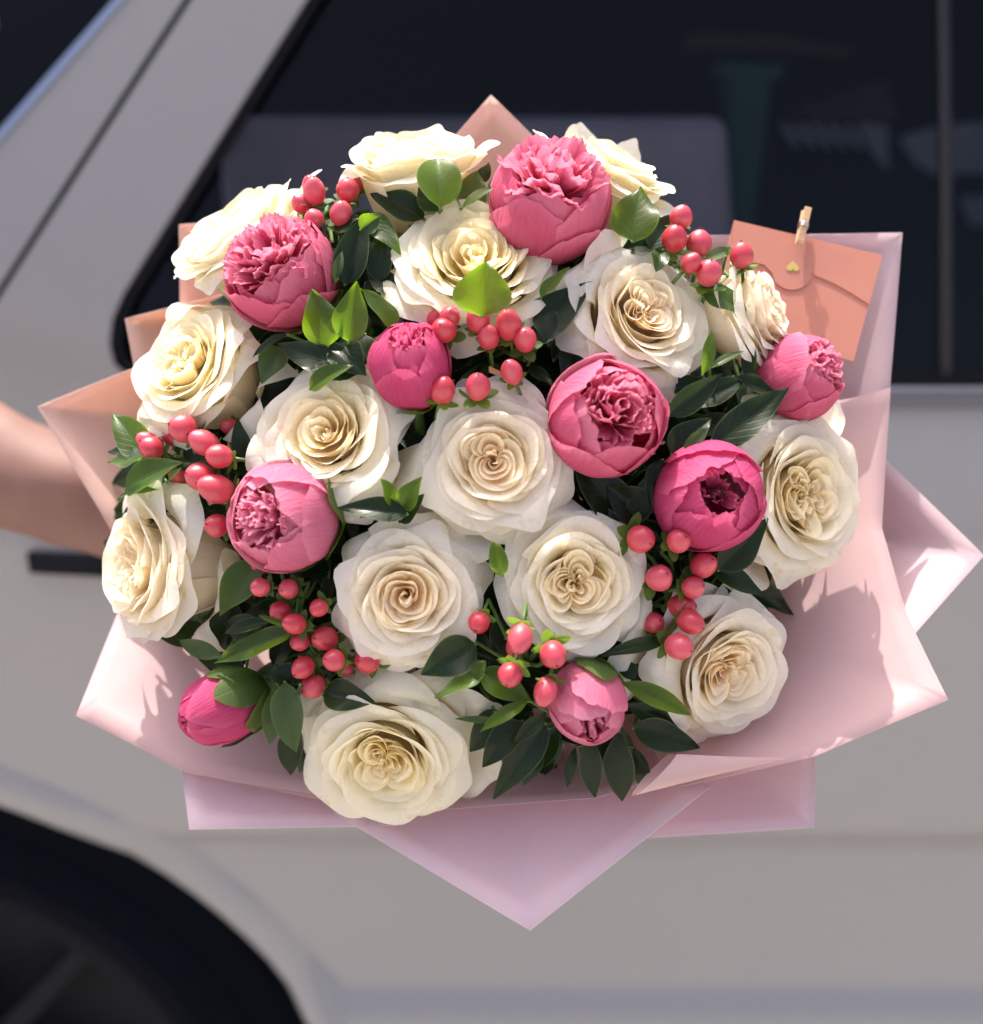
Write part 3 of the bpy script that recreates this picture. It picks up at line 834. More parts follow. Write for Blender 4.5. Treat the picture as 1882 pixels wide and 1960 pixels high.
sprig('long dark leaves right of the cup-shaped peony, one reaching the rightmost peony', 1370, 800, [
    (1345, 718, 1361, 632, 28, 1, 0, -.004, -.012, .3, .2), (1358, 706, 1424, 672, 20, 1, 0, -.006, -.012, 0, .9), (1432, 730, 1436, 645, 30, 1, 1, .0, -.004), (1280, 795, 1385, 714, 50, 0, 1, .0, -.008),
    (1330, 775, 1418, 728, 48, 2, 1, .004, -.004), (1405, 720, 1488, 758, 34, 1, 1, -.002, -.006), (1362, 858, 1512, 742, 66, 0, 1, -.006, -.018, .1, .3), (1285, 870, 1362, 800, 64, 0, 1, .004, -.006),
    (1308, 862, 1356, 818, 24, 1, 2, -.006, -.012), (1300, 830, 1420, 800, 44, 1, 1, .02, .012), (1440, 800, 1430, 765, 40, 0, 1, .004, .004), (1290, 750, 1350, 730, 44, 0, 1, .012, .01)], 8)
sprig('dark leaves in the gap below the cup-shaped peony', 1170, 950, [
    (1190, 1000, 1095, 880, 90, 0, 1, .022, .014), (1240, 990, 1160, 930, 80, 0, 1, .02, .014), (1270, 880, 1250, 985, 54, 0, 1, .012, .012), (1120, 990, 1195, 1010, 54, 0, 1, .018, .014),
    (1215, 1000, 1245, 905, 50, 0, 1, .018, .01)], 9)
sprig('dark leaves under the frilly rose at the right, next to the berries', 1400, 1080, [
    (1375, 1092, 1470, 992, 62, 0, 1, .0, -.006), (1365, 1095, 1466, 1142, 46, 0, 1, .006, -.002), (1350, 1140, 1400, 1130, 40, 0, 1, .02, .01), (1370, 1060, 1440, 1060, 60, 0, 1, .018, .014)], 10)
sprig('bright leaves at the far left beside the arm, half in sunlight', 290, 900, [
    (285, 880, 217, 790, 66, 0, 0, .004, -.004, -.3, .5), (278, 876, 205, 884, 50, 0, 0, -.004, -.01, 0, .9), (240, 938, 352, 884, 66, 0, 0, -.010, -.008, -.1, .5), (226, 956, 304, 938, 26, 0, 2, -.008, -.014, -.2, 1.),
    (262, 870, 206, 864, 24, 1, 1, .008, .004), (320, 925, 350, 895, 14, 1, 0, -.012, -.012, 0, .9), (350, 870, 420, 845, 50, 0, 1, .014, .012), (470, 880, 455, 800, 40, 0, 1, .014, .01)], 11)
sprig('broad leaf and slim leaves below the far left rose and the round peony', 480, 1180, [
    (498, 1078, 418, 1178, 76, 0, 0, .008, .0, -.2, .3), (560, 1212, 412, 1270, 52, 0, 0, -.002, -.008, .0, .7), (428, 1258, 342, 1226, 36, 1, 2, .004, .002), (520, 1190, 430, 1214, 28, 1, 1, .002, -.002),
    (500, 1215, 430, 1190, 60, 0, 1, .022, .02), (470, 1290, 370, 1250, 50, 0, 1, .022, .02), (565, 1205, 495, 1180, 14, 1, 0, -.004, -.006)], 12)
sprig('drooping grey green leaves between the closed bud and the lowest rose', 560, 1360, [
    (545, 1305, 566, 1442, 62, 0, 2, -.004, -.008, 0, .2), (530, 1310, 518, 1425, 42, 1, 2, .0, -.003), (555, 1395, 556, 1485, 50, 0, 1, .008, .006), (580, 1300, 510, 1290, 50, 0, 1, .012, .01), (620, 1325, 718, 1345, 62, 0, 1, .004, .0),
    (490, 1402, 422, 1432, 22, 1, 1, .006, .004), (600, 1400, 575, 1480, 40, 1, 1, .016, .014), (540, 1290, 620, 1300, 40, 0, 1, .012, .01), (575, 1310, 560, 1350, 12, 1, 2, -.006, -.006)], 13)
sprig('curled green leaves between the lowest rose and the berries at the bottom centre', 900, 1290, [
    (910, 1232, 806, 1292, 76, 0, 1, .0, -.006), (925, 1292, 832, 1336, 34, 0, 0, -.008, -.014, .0, .8), (900, 1300, 930, 1265, 30, 2, 0, -.008, -.01, .3, .6), (920, 1285, 1018, 1344, 56, 0, 0, .002, -.002, .2, .1),
    (1012, 1343, 918, 1400, 30, 1, 0, -.002, -.008, .0, .6), (1048, 1362, 984, 1422, 30, 1, 1, -.002, -.006), (955, 1378, 870, 1375, 14, 1, 2, .008, .006)], 14)
sprig('long dark leaves hanging left of the pale bud at the bottom', 1000, 1430, [
    (1045, 1385, 944, 1530, 66, 0, 1, .006, .004), (1000, 1380, 925, 1470, 60, 0, 1, .012, .008), (1030, 1400, 1005, 1505, 50, 1, 1, .016, .01), (960, 1360, 900, 1440, 60, 0, 1, .018, .014), (1070, 1390, 1020, 1480, 50, 1, 1, .016, .012)], 15)
sprig('slim dark leaves hanging straight down below the pale bud', 1150, 1440, [
    (1122, 1405, 1138, 1527, 46, 1, 1, -.002, -.008), (1185, 1400, 1192, 1534, 62, 1, 1, .002, -.004), (1215, 1430, 1232, 1512, 36, 1, 1, .004, .0), (1102, 1430, 1086, 1507, 26, 1, 1, .008, .004), (1175, 1380, 1150, 1470, 60, 1, 1, .014, .01)], 16)
sprig('pointed leaves spreading right from the pale bud to the lower right rose', 1240, 1360, [
    (1188, 1306, 1324, 1370, 44, 1, 0, -.004, -.01, .0, .5), (1212, 1395, 1340, 1432, 62, 0, 1, .0, -.006), (1200, 1350, 1310, 1390, 46, 1, 1, .01, .004), (1286, 1222, 1148, 1256, 30, 1, 1, .006, .002),
    (1190, 1270, 1215, 1300, 36, 2, 1, .01, .004), (1200, 1280, 1290, 1330, 50, 0, 1, .016, .01)], 17)
sprig('small leaf tucked between the centre rose and its lower neighbours', 955, 1080, [(962, 1102, 945, 1036, 36, 2, 0, -.004, -.006)], 18)
sprig('dark leaves with bright sunlit edges between the left of centre rose and the centre rose', 760, 960, [
    (752, 968, 730, 916, 32, 2, 0, -.002, -.008, .3, .8), (770, 975, 808, 912, 44, 0, 0, -.0, -.006, .2, .6), (780, 985, 648, 972, 48, 0, 1, -.002, -.004), (765, 1000, 812, 945, 40, 0, 1, .004, .0), (690, 990, 700, 955, 50, 0, 1, .012, .012)], 19)

sprig('dark leaves added unseen behind the far left rose to shade the paper below it', 270, 1010, [  # unseen leaves added to keep the sun off the paper below
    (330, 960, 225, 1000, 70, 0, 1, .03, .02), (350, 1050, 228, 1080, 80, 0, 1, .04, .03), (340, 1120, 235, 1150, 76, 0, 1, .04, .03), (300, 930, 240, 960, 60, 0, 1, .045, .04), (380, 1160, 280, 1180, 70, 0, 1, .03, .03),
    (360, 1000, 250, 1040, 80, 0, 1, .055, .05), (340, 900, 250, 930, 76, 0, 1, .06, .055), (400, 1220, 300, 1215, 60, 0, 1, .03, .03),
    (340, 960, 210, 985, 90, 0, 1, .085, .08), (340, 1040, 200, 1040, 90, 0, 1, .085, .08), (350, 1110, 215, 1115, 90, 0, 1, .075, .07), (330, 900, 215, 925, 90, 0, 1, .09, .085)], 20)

# filler foliage deeper in the dome
rngf = random.Random(7)
tries = 0; used_lab = []
FLW = [(792, 292, 'top left rose'), (1175, 318, 'top right rose'), (455, 440, 'upper left rose'), (908, 482, 'large high rose'), (1245, 592, 'rose under red berries'), (1468, 590, 'rose by the envelope'), (348, 690, 'crumpled left rose'), (622, 825, 'long-petalled rose'), (948, 878, 'centre rose'), (275, 1080, 'far left rose'), (778, 1142, 'peach-hearted rose'), (1106, 1116, 'yellow-hearted rose'), (1550, 942, 'frilly right rose'), (1400, 1290, 'lower right rose'), (738, 1468, 'lowest rose'), (540, 520, 'ruffled peony'), (1052, 388, 'sunlit top peony'), (786, 702, 'small pink bud'), (1160, 800, 'cup-shaped peony'), (1532, 722, 'rightmost peony'), (1356, 952, 'magenta peony'), (545, 990, 'round left peony'), (428, 1352, 'closed bud'), (1122, 1342, 'pale bud')]
fill_groups = {}
for i in range(760):
    a = rngf.uniform(0, 6.283); q = math.sqrt(rngf.uniform(0, 1))
    x = 915 + 585 * q * math.cos(a); y = 950 + (530 if math.sin(a) < 0 else 470) * q * math.sin(a)
    key = (int((x - 285) / 215), int((y - 400) / 190))
    fill_groups.setdefault(key, []).append((x, y))
for key, ptsl in sorted(fill_groups.items()):
    lv = []
    for (x, y) in ptsl:
        aa = rngf.uniform(0, 6.283); L = rngf.uniform(80, 130) * (1 if q < .85 else .6)
        o = rngf.uniform(0.040, 0.085)
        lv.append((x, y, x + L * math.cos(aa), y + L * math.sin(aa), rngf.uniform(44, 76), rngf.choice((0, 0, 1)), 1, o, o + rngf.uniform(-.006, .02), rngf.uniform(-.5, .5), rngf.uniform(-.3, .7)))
    cx = sum(p[0] for p in ptsl) / len(ptsl); cy = sum(p[1] for p in ptsl) / len(ptsl)
    near = sorted(((px_ - cx) ** 2 + (py_ - cy) ** 2, nm) for px_, py_, nm in FLW)[:2]
    lab = 'dark leaves deep between the %s and the %s' % (near[0][1], near[1][1])
    while lab in used_lab:
        near[1] = sorted(((px_ - cx) ** 2 + (py_ - cy) ** 2, nm) for px_, py_, nm in FLW)[2 + used_lab.count(lab) + tries]
        lab = 'dark leaves deep between the %s and the %s' % (near[0][1], near[1][1]); tries += 1
    tries = 0; used_lab.append(lab)
    sprig(lab, cx, cy, lv, 100 + key[0] * 10 + key[1], 'filler foliage deep in the bouquet')

# ------------------------------------------------------------------ wrapping paper
def sheet(label, rows, mat=M_paper, seg=10, vseg=8, seed=0, bow=0.0, name='wrapping_paper'):
    """rows of (x, y, distance) from the binding outwards; each has the same number of points"""
    n = len(rows[0])
    A = [[np.array(P(*p)) for p in r] for r in rows]
    def dens(r):
        out = []
        for i in range(n - 1):
            for k in range(seg):
                out.append(r[i] + (r[i + 1] - r[i]) * k / seg)
        out.append(r[-1]); return np.array(out)
    D = [dens(r) for r in A]
    # smooth every row but the outer one
    for j in range(len(D) - 1):
        for _ in range(10):
            D[j][1:-1] = (D[j][:-2] + D[j][2:]) * 0.25 + D[j][1:-1] * 0.5
    cols = []
    m = len(D)
    for j in range(m - 1):
        p1 = D[j]; p2 = D[j + 1]; p0 = D[j - 1] if j else 2 * p1 - p2; p3 = D[j + 2] if j + 2 < m else 2 * p2 - p1
        for k in range(vseg):
            t = k / vseg
            cols.append(0.5 * ((2 * p1) + (-p0 + p2) * t + (2 * p0 - 5 * p1 + 4 * p2 - p3) * t * t + (-p0 + 3 * p1 - 3 * p2 + p3) * t ** 3))
    cols.append(D[-1])
    g = np.array(cols).transpose(1, 0, 2)
    # gentle buckling of stiff paper
    nn = g.shape[0]; mm = g.shape[1]
    for i in range(nn):
        for j in range(mm):
            v = Vector(g[i, j]); k = noise.noise(v * 9 + Vector((seed, 0, 0))) * 0.004 * min(1, j / mm * 1.6)
            g[i, j] -= np.array(FWD) * k
    org = g[0, 0].copy()
    o = grid_obj(name, g - org, mat)
    o.location = org
    sm = o.modifiers.new('thickness', 'SOLIDIFY'); sm.thickness = 0.00035; sm.offset = 0
    tag(o, label, 'wrapping paper', 'sheets of pink wrapping paper')
    return o

B0 = (940, 1180, .97)
def ring(k, n):
    return [(940 + 60 * math.cos(k + i * .3), 1190 + 60 * math.sin(k + i * .3), .965 + .0) for i in range(n)]
sheet('peach pink paper corner poking up at the very top between the two top roses', [ring(4.7, 3), [(820, 620, .82), (945, 600, .82), (1080, 620, .82)], [(786, 356, .76), (940, 181, .76), (1108, 346, .76)]], M_paper4, seed=1)
sheet('large pink paper sheet at the upper right behind the envelope', [ring(5.5, 4), [(1180, 700, .80), (1400, 700, .80), (1450, 860, .80), (1450, 960, .80)],
      [(1290, 452, .755), (1726, 446, .752), (1704, 745, .748), (1670, 930, .745)]], M_paper2, seed=2)
sheet('pink paper corner pointing right with a sunlit tip at the right edge', [ring(6.0, 3), [(1400, 900, .83), (1500, 1020, .83), (1450, 1200, .82)], [(1640, 830, .78), (1884, 1063, .735), (1700, 1270, .705)]], M_paper2, seed=3)
sheet('wide curved pink paper sheet on the right with a jagged flower shadow across it', [ring(6.3, 6),
      [(1400, 850, .775), (1440, 1000, .768), (1420, 1120, .762), (1380, 1220, .755), (1300, 1320, .75), (1180, 1360, .75)],
      [(1705, 742, .742), (1690, 1010, .722), (1737, 1175, .70), (1816, 1340, .672), (1560, 1447, .665), (1296, 1506, .665)]], M_paper, seed=4)
sheet('square-cornered pink paper sheet at the lower right', [ring(.6, 3), [(1350, 1350, .80), (1300, 1400, .79), (1180, 1400, .79)], [(1562, 1380, .73), (1558, 1583, .705), (1225, 1606, .712)]], M_paper3, seed=5)
sheet('pink paper sheet ending in the lowest point at the bottom', [ring(1.2, 3), [(780, 1380, .79), (960, 1400, .785), (1150, 1390, .79)], [(640, 1556, .70), (1015, 1782, .668), (1360, 1505, .695)]], M_paper3, seed=6)
sheet('square-cornered pink paper sheet at the lower left beside the lowest rose', [ring(2.0, 3), [(560, 1320, .79), (620, 1370, .785), (780, 1400, .785)], [(340, 1400, .74), (362, 1588, .695), (760, 1580, .70)]], M_paper3, seed=7)
sheet('pink paper corner at the left below the far left rose, its tip in sunlight', [ring(2.6, 4), [(460, 1120, .785), (470, 1200, .775), (540, 1280, .77), (640, 1330, .765)],
      [(240, 1140, .775), (145, 1371, .725), (360, 1480, .70), (640, 1525, .695)]], M_paper, seed=8)
sheet('front pink paper sheet curving under the bottom leaves with a glowing edge', [ring(1.5, 5), [(520, 1310, .77), (700, 1380, .765), (900, 1410, .76), (1080, 1410, .76), (1220, 1370, .765)],
      [(352, 1476, .715), (600, 1526, .70), (870, 1548, .69), (1140, 1528, .69), (1320, 1470, .70)]], M_paper, seed=9)
sheet('peach pink paper corner at the far left in front of the arm', [ring(3.3, 4), [(450, 760, .84), (440, 860, .84), (430, 960, .84), (450, 1040, .83)],
      [(330, 676, .78), (71, 778, .765), (192, 978, .765), (262, 1100, .77)]], M_paper4, seed=10)
sheet('pink paper behind the upper left rose against the dark window', [ring(4.0, 3), [(560, 560, .84), (480, 600, .84), (480, 700, .84)], [(480, 420, .785), (343, 430, .785), (345, 700, .785)]], M_paper4, seed=11)
sheet('peach paper corner just behind the left rose with the crumpled heart', [ring(3.8, 3), [(600, 640, .835), (480, 660, .835), (480, 760, .835)], [(440, 560, .775), (241, 611, .77), (268, 760, .77)]], M_paper4, seed=12)

# rolled-back edge at the foot of the wide right sheet
w4 = [o for o in bpy.data.objects if o.get('label', '').startswith('wide curved pink')][0]
nu_, nv_ = 24, 26
g = np.zeros((nu_, nv_, 3))
for i in range(nu_):
    q = i / (nu_ - 1)
    c = np.array(P(1500 - 245 * q, 1452 + 26 * q, .657 - .004 * q))
    ax_ = np.array(P(1255, 1478, .65)) - np.array(P(1600, 1438, .655)); ax_ /= np.linalg.norm(ax_)
    e1 = np.array(UP); e1 -= ax_ * e1.dot(ax_); e1 /= np.linalg.norm(e1); e2 = np.cross(ax_, e1)
    r = 0.0005 + 0.0110 * q ** 1.1
    for j in range(nv_):
        a = -2.6 + 4.9 * j / (nv_ - 1)
        skew = 0.016 * q * (math.cos(a) * .9)
        g[i, j] = c + e1 * (-math.cos(a) * r) + e2 * (math.sin(a) * r * .8) + ax_ * skew
co = grid_obj('rolled_edge', g - np.array(w4.location), M_paper, w4)

# ------------------------------------------------------------------ envelope, heart, clothespin
def slab(name, poly, thick, mat, parent, z0=0.0, hole=None):
    """flat piece from a local outline (x, y), thick along z"""
    tris = tessellate_polygon([[Vector((p[0], p[1], 0)) for p in poly]])
    n = len(poly)
    vs = [(p[0], p[1], z0) for p in poly] + [(p[0], p[1], z0 + thick) for p in poly]
    fs = [tuple(t)[::-1] for t in tris] + [tuple(i + n for i in t) for t in tris]
    fs += [(i, (i + 1) % n, (i + 1) % n + n, i + n) for i in range(n)]
    o = mesh_obj(name, vs, fs, mat, parent, smooth=False)
    bm = bmesh.new(); bm.from_mesh(o.data); bmesh.ops.recalc_face_normals(bm, faces=bm.faces); bm.to_mesh(o.data); bm.free()
    return o

DE = 0.735
eo = P(1520, 555, DE)
EM = frame(eo, cv(.05, .12, 1))
env_root = empty('envelope', EM)
tag(env_root, 'salmon coloured envelope with a small gold heart, clipped to the pink paper', 'envelope')
EMi = EM.inverted()
def eloc(x, y):
    v = EMi @ P(x, y, DE)
    o_ = EMi @ CAM
    t = (0 - o_.z) / (v.z - o_.z)
    q = o_ + (v - o_) * t
    return (q.x, q.y)
corners = [eloc(*p) for p in ((1405, 423), (1688, 490), (1633, 692), (1352, 622))]
slab('body', corners, 0.0008, M_card, env_root)
fl = [(1405, 423), (1688, 490), (1662, 584)]
for t in range(1, 9):
    q = t / 8; fl.append((1662 - 106 * q, 584 - 30 * q - 26 * math.sin(q * 1.5)))
for t in range(0, 9):
    a = R(-5 + t * 185 / 8); fl.append((1515 + 38 * math.cos(a), 524 + 32 * math.sin(a)))
for t in range(1, 7):
    q = t / 6; fl.append((1477 - 95 * q, 512 - 8 * math.sin(q * 3.1) - 2 * q))
slab('flap', [eloc(*p) for p in fl[:-1]] , 0.0005, M_card, env_root, 0.0011)
hx, hy = eloc(1516, 512)
hs = 0.0040
hp = []
for k in range(28):
    a = 2 * math.pi * k / 28
    hp.append((hx + hs * math.sin(a) ** 3, hy - hs * (13 * math.cos(a) - 5 * math.cos(2 * a) - 2 * math.cos(3 * a) - math.cos(4 * a)) / 16))
slab('heart_seal', hp, 0.0004, M_gold, env_root, 0.0017)

# clothespin
cpn = cv(.05, .12, 1)
CM = frame(P(1537, 434, DE - 0.004), cpn) @ Matrix.Rotation(R(-14), 4, 'Z')
cp = empty('clothespin', CM)
tag(cp, 'tiny wooden clothespin holding the envelope on the paper edge', 'clothespin')
L = 72 / FU * DE
for s in (1, -1):
    prof = [(-L / 2, 0.0004), (-L * .1, 0.0004), (L * .05, 0.0008), (L / 2, 0.0026), (L / 2, 0.0040), (0.0, 0.0034), (-L * .42, 0.0022), (-L / 2, 0.0012)]
    w = 0.0022
    vs = [(-w, p[0], s * p[1]) for p in prof] + [(w, p[0], s * p[1]) for p in prof]
    n = len(prof)
    fs = [tuple(range(n)), tuple(range(2 * n - 1, n - 1, -1))] + [(i, i + n, (i + 1) % n + n, (i + 1) % n) for i in range(n)]
    o = mesh_obj('wooden_jaw', vs, fs, M_wood, cp, smooth=False)
    bm = bmesh.new(); bm.from_mesh(o.data); bmesh.ops.recalc_face_normals(bm, faces=bm.faces); bmesh.ops.bevel(bm, geom=bm.edges, offset=0.0002, segments=1, affect='EDGES'); bm.to_mesh(o.data); bm.free()
path = [(0.0030 * math.cos(a) * (1 if i % 2 else 1), -L * .02 + 0.0006 * i * .1, 0.0042 * math.sin(a)) for i, a in enumerate(np.linspace(0, 18, 50))]
v, f = tube(path, 0.0004, 6)
mesh_obj('spring', v, f, M_wire, cp)

# ------------------------------------------------------------------ arm and hand
def skin_body(name, chains, mat, root_pt):
    vs, es, rs = [], [], []
    idx = {}
    for ch in chains:
        last = None
        for (p, r) in ch:
            key = tuple(round(c, 5) for c in p)
            if key in idx: i = idx[key]
            else:
                i = len(vs); vs.append(tuple(p)); rs.append(r); idx[key] = i
            if last is not None and last != i: es.append((last, i))
            last = i
    me = bpy.data.meshes.new(name); me.from_pydata(vs, es, [])
    o = bpy.data.objects.new(name, me); col.objects.link(o)
    sk = o.modifiers.new('skin', 'SKIN'); sk.use_smooth_shade = True
    lay = me.skin_vertices[0] if me.skin_vertices else None
    if lay is None:
        bm = bmesh.new(); bm.from_mesh(me); bm.verts.layers.skin.verify(); bm.to_mesh(me); bm.free(); lay = me.skin_vertices[0]
    for i, r in enumerate(rs):
        lay.data[i].radius = (r, r)
        lay.data[i].use_root = (i == 0)
    sb = o.modifiers.new('smooth', 'SUBSURF'); sb.levels = 3; sb.render_levels = 3
    tx = bpy.data.textures.new('muscle', 'CLOUDS'); tx.noise_scale = 0.07; tx.noise_depth = 1
    dm = o.modifiers.new('muscle', 'DISPLACE'); dm.texture = tx; dm.strength = 0.014; dm.mid_level = 0.5; dm.texture_coords = 'LOCAL'
    me.materials.append(mat)
    return o

hd = 1.03
S = lambda x, y, d, r: (P(x, y, d), r)
armc = [S(-1900, 150, 1.10, .064), S(-1400, 320, 1.05, .062), S(-900, 520, 1.0, .056), S(-420, 720, .97, .054), S(-180, 820, .965, .058), S(-40, 885, .965, .055), S(70, 925, .965, .049), S(220, 985, .975, .043), S(420, 1050, .99, .036), S(600, 1110, 1.01, .028), S(690, 1140, 1.02, .026), S(800, 1170, 1.03, .030), S(880, 1190, 1.035, .030)]
palm = S(880, 1190, 1.035, .030)
fing = []
for k, (dx, dy) in enumerate(((0, -80), (10, -30), (12, 20), (5, 65))):
    r = (.0095, .0100, .0095, .0080)[k]
    fing.append([palm, S(930, 1200 + dy * .8, 1.055 , r), S(1000, 1200 + dy, 1.05, r), S(1035, 1200 + dy, 1.02, r * .95), S(1010, 1200 + dy, 1.0, r * .88)])
thumb = [S(800, 1170, 1.03, .030), S(850, 1110, 1.0, .012), S(910, 1105, .985, .011), S(960, 1115, .985, .010)]
arm = skin_body('person', [armc] + fing + [thumb], M_skin, None)
tag(arm, 'bare arm reaching in from the left and gripping the bouquet behind the paper', 'person')

# stems' wrap at the handle
v, f = tube([P(940, 1190, .93), P(940, 1200, .97), BIND, BIND + FWD * .06 - UP * .02, BIND + FWD * .13 - UP * .05], [.05, .030, .020, .021, .026], 20)
hw = mesh_obj('stem_wrap', v, f, M_paper)
tag(hw, 'gathered pink paper round the stems inside the closed hand', 'stem wrap')

# ------------------------------------------------------------------ car
YS = 0.56
ZB = None
def side_y(z):
    """distance of the car's flank from the camera side at height z"""
    zb = BELT
    if z > zb: return YS + 0.012 + (z - zb) * 0.16 + (z - zb) ** 2 * 0.10
    q = zb - z
    y = YS + 0.012 - 0.05 * math.sin(min(q / 0.30, 1) * math.pi / 2)
    # waist crease
    y += 0.022 * (1 / (1 + math.exp(-(q - CREASE) / 0.010)))
    y -= 0.030 * (1 / (1 + math.exp(-(q - SILL) / 0.012)))
    return y
BELT = 1.0; CREASE = 0.3; SILL = 0.5
def Q(x, y, fn=None):
    fn = fn or side_y
    z = 1.0
    for _ in range(30):
        Y = fn(z)
        rd = FWD + RIGHT * ((x - 941) / FU) + UP * ((980 - y) / FU)
        k = (Y - CAM.y) / rd.y
        z = CAM.z + rd.z * k
    return (CAM.x + rd.x * k, z)
BELT = Q(1750, 742, lambda z: YS)[1]
CREASE = BELT - Q(1750, 1610, lambda z: YS - .03)[1]
SILL = BELT - Q(1500, 1890, lambda z: YS)[1]

def car_paint():
    b = NB('car_paint_white')
    p = b.n('ShaderNodeBsdfPrincipled')
    c = b.mix(b.noise(2.5, 3), (0.242, 0.240, 0.241), (0.262, 0.260, 0.261))
    b.l(c, p.inputs['Base Color'])
    p.inputs['Roughness'].default_value = 0.45
    p.inputs['Coat Weight'].default_value = 0.6
    p.inputs['Coat Roughness'].default_value = 0.06
    b.l(b.bump(b.noise(900, 2), 0.02, 0.0003), p.inputs['Normal'])
    b.l(p.outputs[0], b.out.inputs[0]); return b.m
M_paint = car_paint()
M_black = simple('black_trim', (0.004, 0.0045, 0.008), 0.7, spec=.15)
M_rubber = simple('tyre_rubber', (0.003, 0.004, 0.008), 0.9, noise_amt=.3, spec=.08)
M_rim = simple('wheel_rim_metal', (0.010, 0.011, 0.013), 0.7, 0.0, spec=.15)
def glass_mat():
    b = NB('window_glass_tinted')
    tr = b.n('ShaderNodeBsdfTransparent'); tr.inputs[0].default_value = (0.44, 0.47, 0.52, 1)
    gl = b.n('ShaderNodeBsdfGlossy'); gl.inputs['Roughness'].default_value = 0.02
    fr = b.n('ShaderNodeFresnel'); fr.inputs[0].default_value = 1.33
    m = b.n('ShaderNodeMixShader'); b.l(fr.outputs[0], m.inputs[0]); b.l(tr.outputs[0], m.inputs[1]); b.l(gl.outputs[0], m.inputs[2])
    b.l(m.outputs[0], b.out.inputs[0]); return b.m
M_glass = glass_mat()
M_cabin = simple('cabin_fabric_dark', (0.003, 0.004, 0.008), 0.9, noise_amt=.3, spec=.05)
M_mauve = simple('reflection_mauve_grey', (0.55, 0.48, 0.50), 0.9, noise_amt=.25, nscale=12)  # mauve of a window reflection, given to a slab behind the glass

car = empty('parked_car', Matrix.Translation((0.3, 1.4, 0)))
tag(car, 'white car parked behind the bouquet with dark windows and a black wheel arch', 'car')
CO = Vector((0.3, 1.4, 0))

def bisect_levels(bm, z0, z1, step):
    z = z0
    while z < z1:
        bmesh.ops.bisect_plane(bm, geom=list(bm.verts) + list(bm.edges) + list(bm.faces), plane_co=(0, 0, z), plane_no=(0, 0, 1))
        z += step

def flank(name, loops, mat, off=0.0, thick=0.012, parent=car, lip=None, fn=None):
    """panel on the car's flank from outlines in (x, z); first loop outside, others holes"""
    fn = fn or side_y
    vv = [[Vector((p[0], p[1], 0)) for p in lp] for lp in loops]
    tris = tessellate_polygon(vv)
    allp = [p for lp in loops for p in lp]
    bm = bmesh.new()
    bv = [bm.verts.new((p[0], 0, p[1])) for p in allp]
    for t in tris:
        try: bm.faces.new([bv[i] for i in t])
        except ValueError: pass
    zs = [p[1] for p in allp]
    bisect_levels(bm, min(zs) + 0.006, max(zs), 0.012)
    for v in bm.verts: v.co.y = fn(v.co.z) + off
    for v in bm.verts: v.co -= CO
    bmesh.ops.recalc_face_normals(bm, faces=bm.faces)
    # outward = -y
    if sum(f.normal.y * f.calc_area() for f in bm.faces) > 0:
        bmesh.ops.reverse_faces(bm, faces=bm.faces)
    me = bpy.data.meshes.new(name); bm.to_mesh(me); bm.free(); me.shade_smooth(); me.materials.append(mat)
    o = bpy.data.objects.new(name, me); col.objects.link(o); o.parent = parent
    if thick:
        s = o.modifiers.new('thickness', 'SOLIDIFY'); s.thickness = thick; s.offset = -1
    return o

# pixel outlines on the flank
qp = lambda pts: [Q(*p) for p in pts]
win_bl = qp([(236, 560), (214, 610), (208, 660), (218, 698), (250, 726), (300, 738)])
win_tl = Q(585, 0)
ztop = BELT + 0.66
slope = (win_tl[0] - win_bl[0][0]) / (win_tl[1] - win_bl[0][1])
win_top_l = (win_bl[0][0] + slope * (ztop - win_bl[0][1]), ztop)
win_right = Q(1790, 500)[0]
zb = Q(1750, 740)[1]
window = [win_top_l] + win_bl + [(win_right + .9, zb), (win_right + .9, ztop)]
# slanting shut line and windscreen edge
sl = [Q(350, 0), Q(0, 545)]
ss = (sl[0][0] - sl[1][0]) / (sl[0][1] - sl[1][1])
def on_sl(z, dx=0): return (sl[1][0] + ss * (z - sl[1][1]) + dx, z)
we = [Q(235, 0), Q(0, 268)]
ws = (we[0][0] - we[1][0]) / (we[0][1] - we[1][1])
def on_we(z, dx=0): return (we[1][0] + ws * (z - we[1][1]) + dx, z)
zroof = BELT + 0.74
# wheel arch
wc = Q(-35, 2190); 
ax_, az_ = Q(0, 1535); bx_, bz_ = Q(590, 1960)
# circle through three arch points
def circ(p1, p2, p3):
    ax, ay = p1; bx, by = p2; cx, cy = p3
    d = 2 * (ax * (by - cy) + bx * (cy - ay) + cx * (ay - by))
    ux = ((ax * ax + ay * ay) * (by - cy) + (bx * bx + by * by) * (cy - ay) + (cx * cx + cy * cy) * (ay - by)) / d
    uy = ((ax * ax + ay * ay) * (cx - bx) + (bx * bx + by * by) * (ax - cx) + (cx * cx + cy * cy) * (bx - ax)) / d
    return (ux, uy, math.hypot(ax - ux, ay - uy))
wx, wz, wr = circ(Q(0, 1540), Q(330, 1680), Q(575, 1930))
zlow = BELT - SILL - 0.12
arch = []
a0 = math.asin(max(-1, min(1, (zlow - wz) / wr)))
for i in range(41):
    a = math.pi - a0 + (2 * a0 - math.pi) * i / 40.0
    arch.append((wx + wr * math.cos(a), wz + wr * math.sin(a)))
# door skin (right of the shut line) with its window
gap = 0.009
kx = 0.0
z1 = wz + wr + 0.05
shut = [on_sl(z, gap) for z in (zroof, BELT + .2, BELT + .02)]
left_x = on_sl(BELT - .05)[0]
body_right = win_right + 1.35
outer = [on_sl(zroof, gap), on_sl(BELT - .06, gap), (left_x - .08, BELT - .16), (wx - wr - .9, BELT - .20), (wx - wr - .9, zlow)] + arch + [(body_right, zlow), (body_right, zroof)]
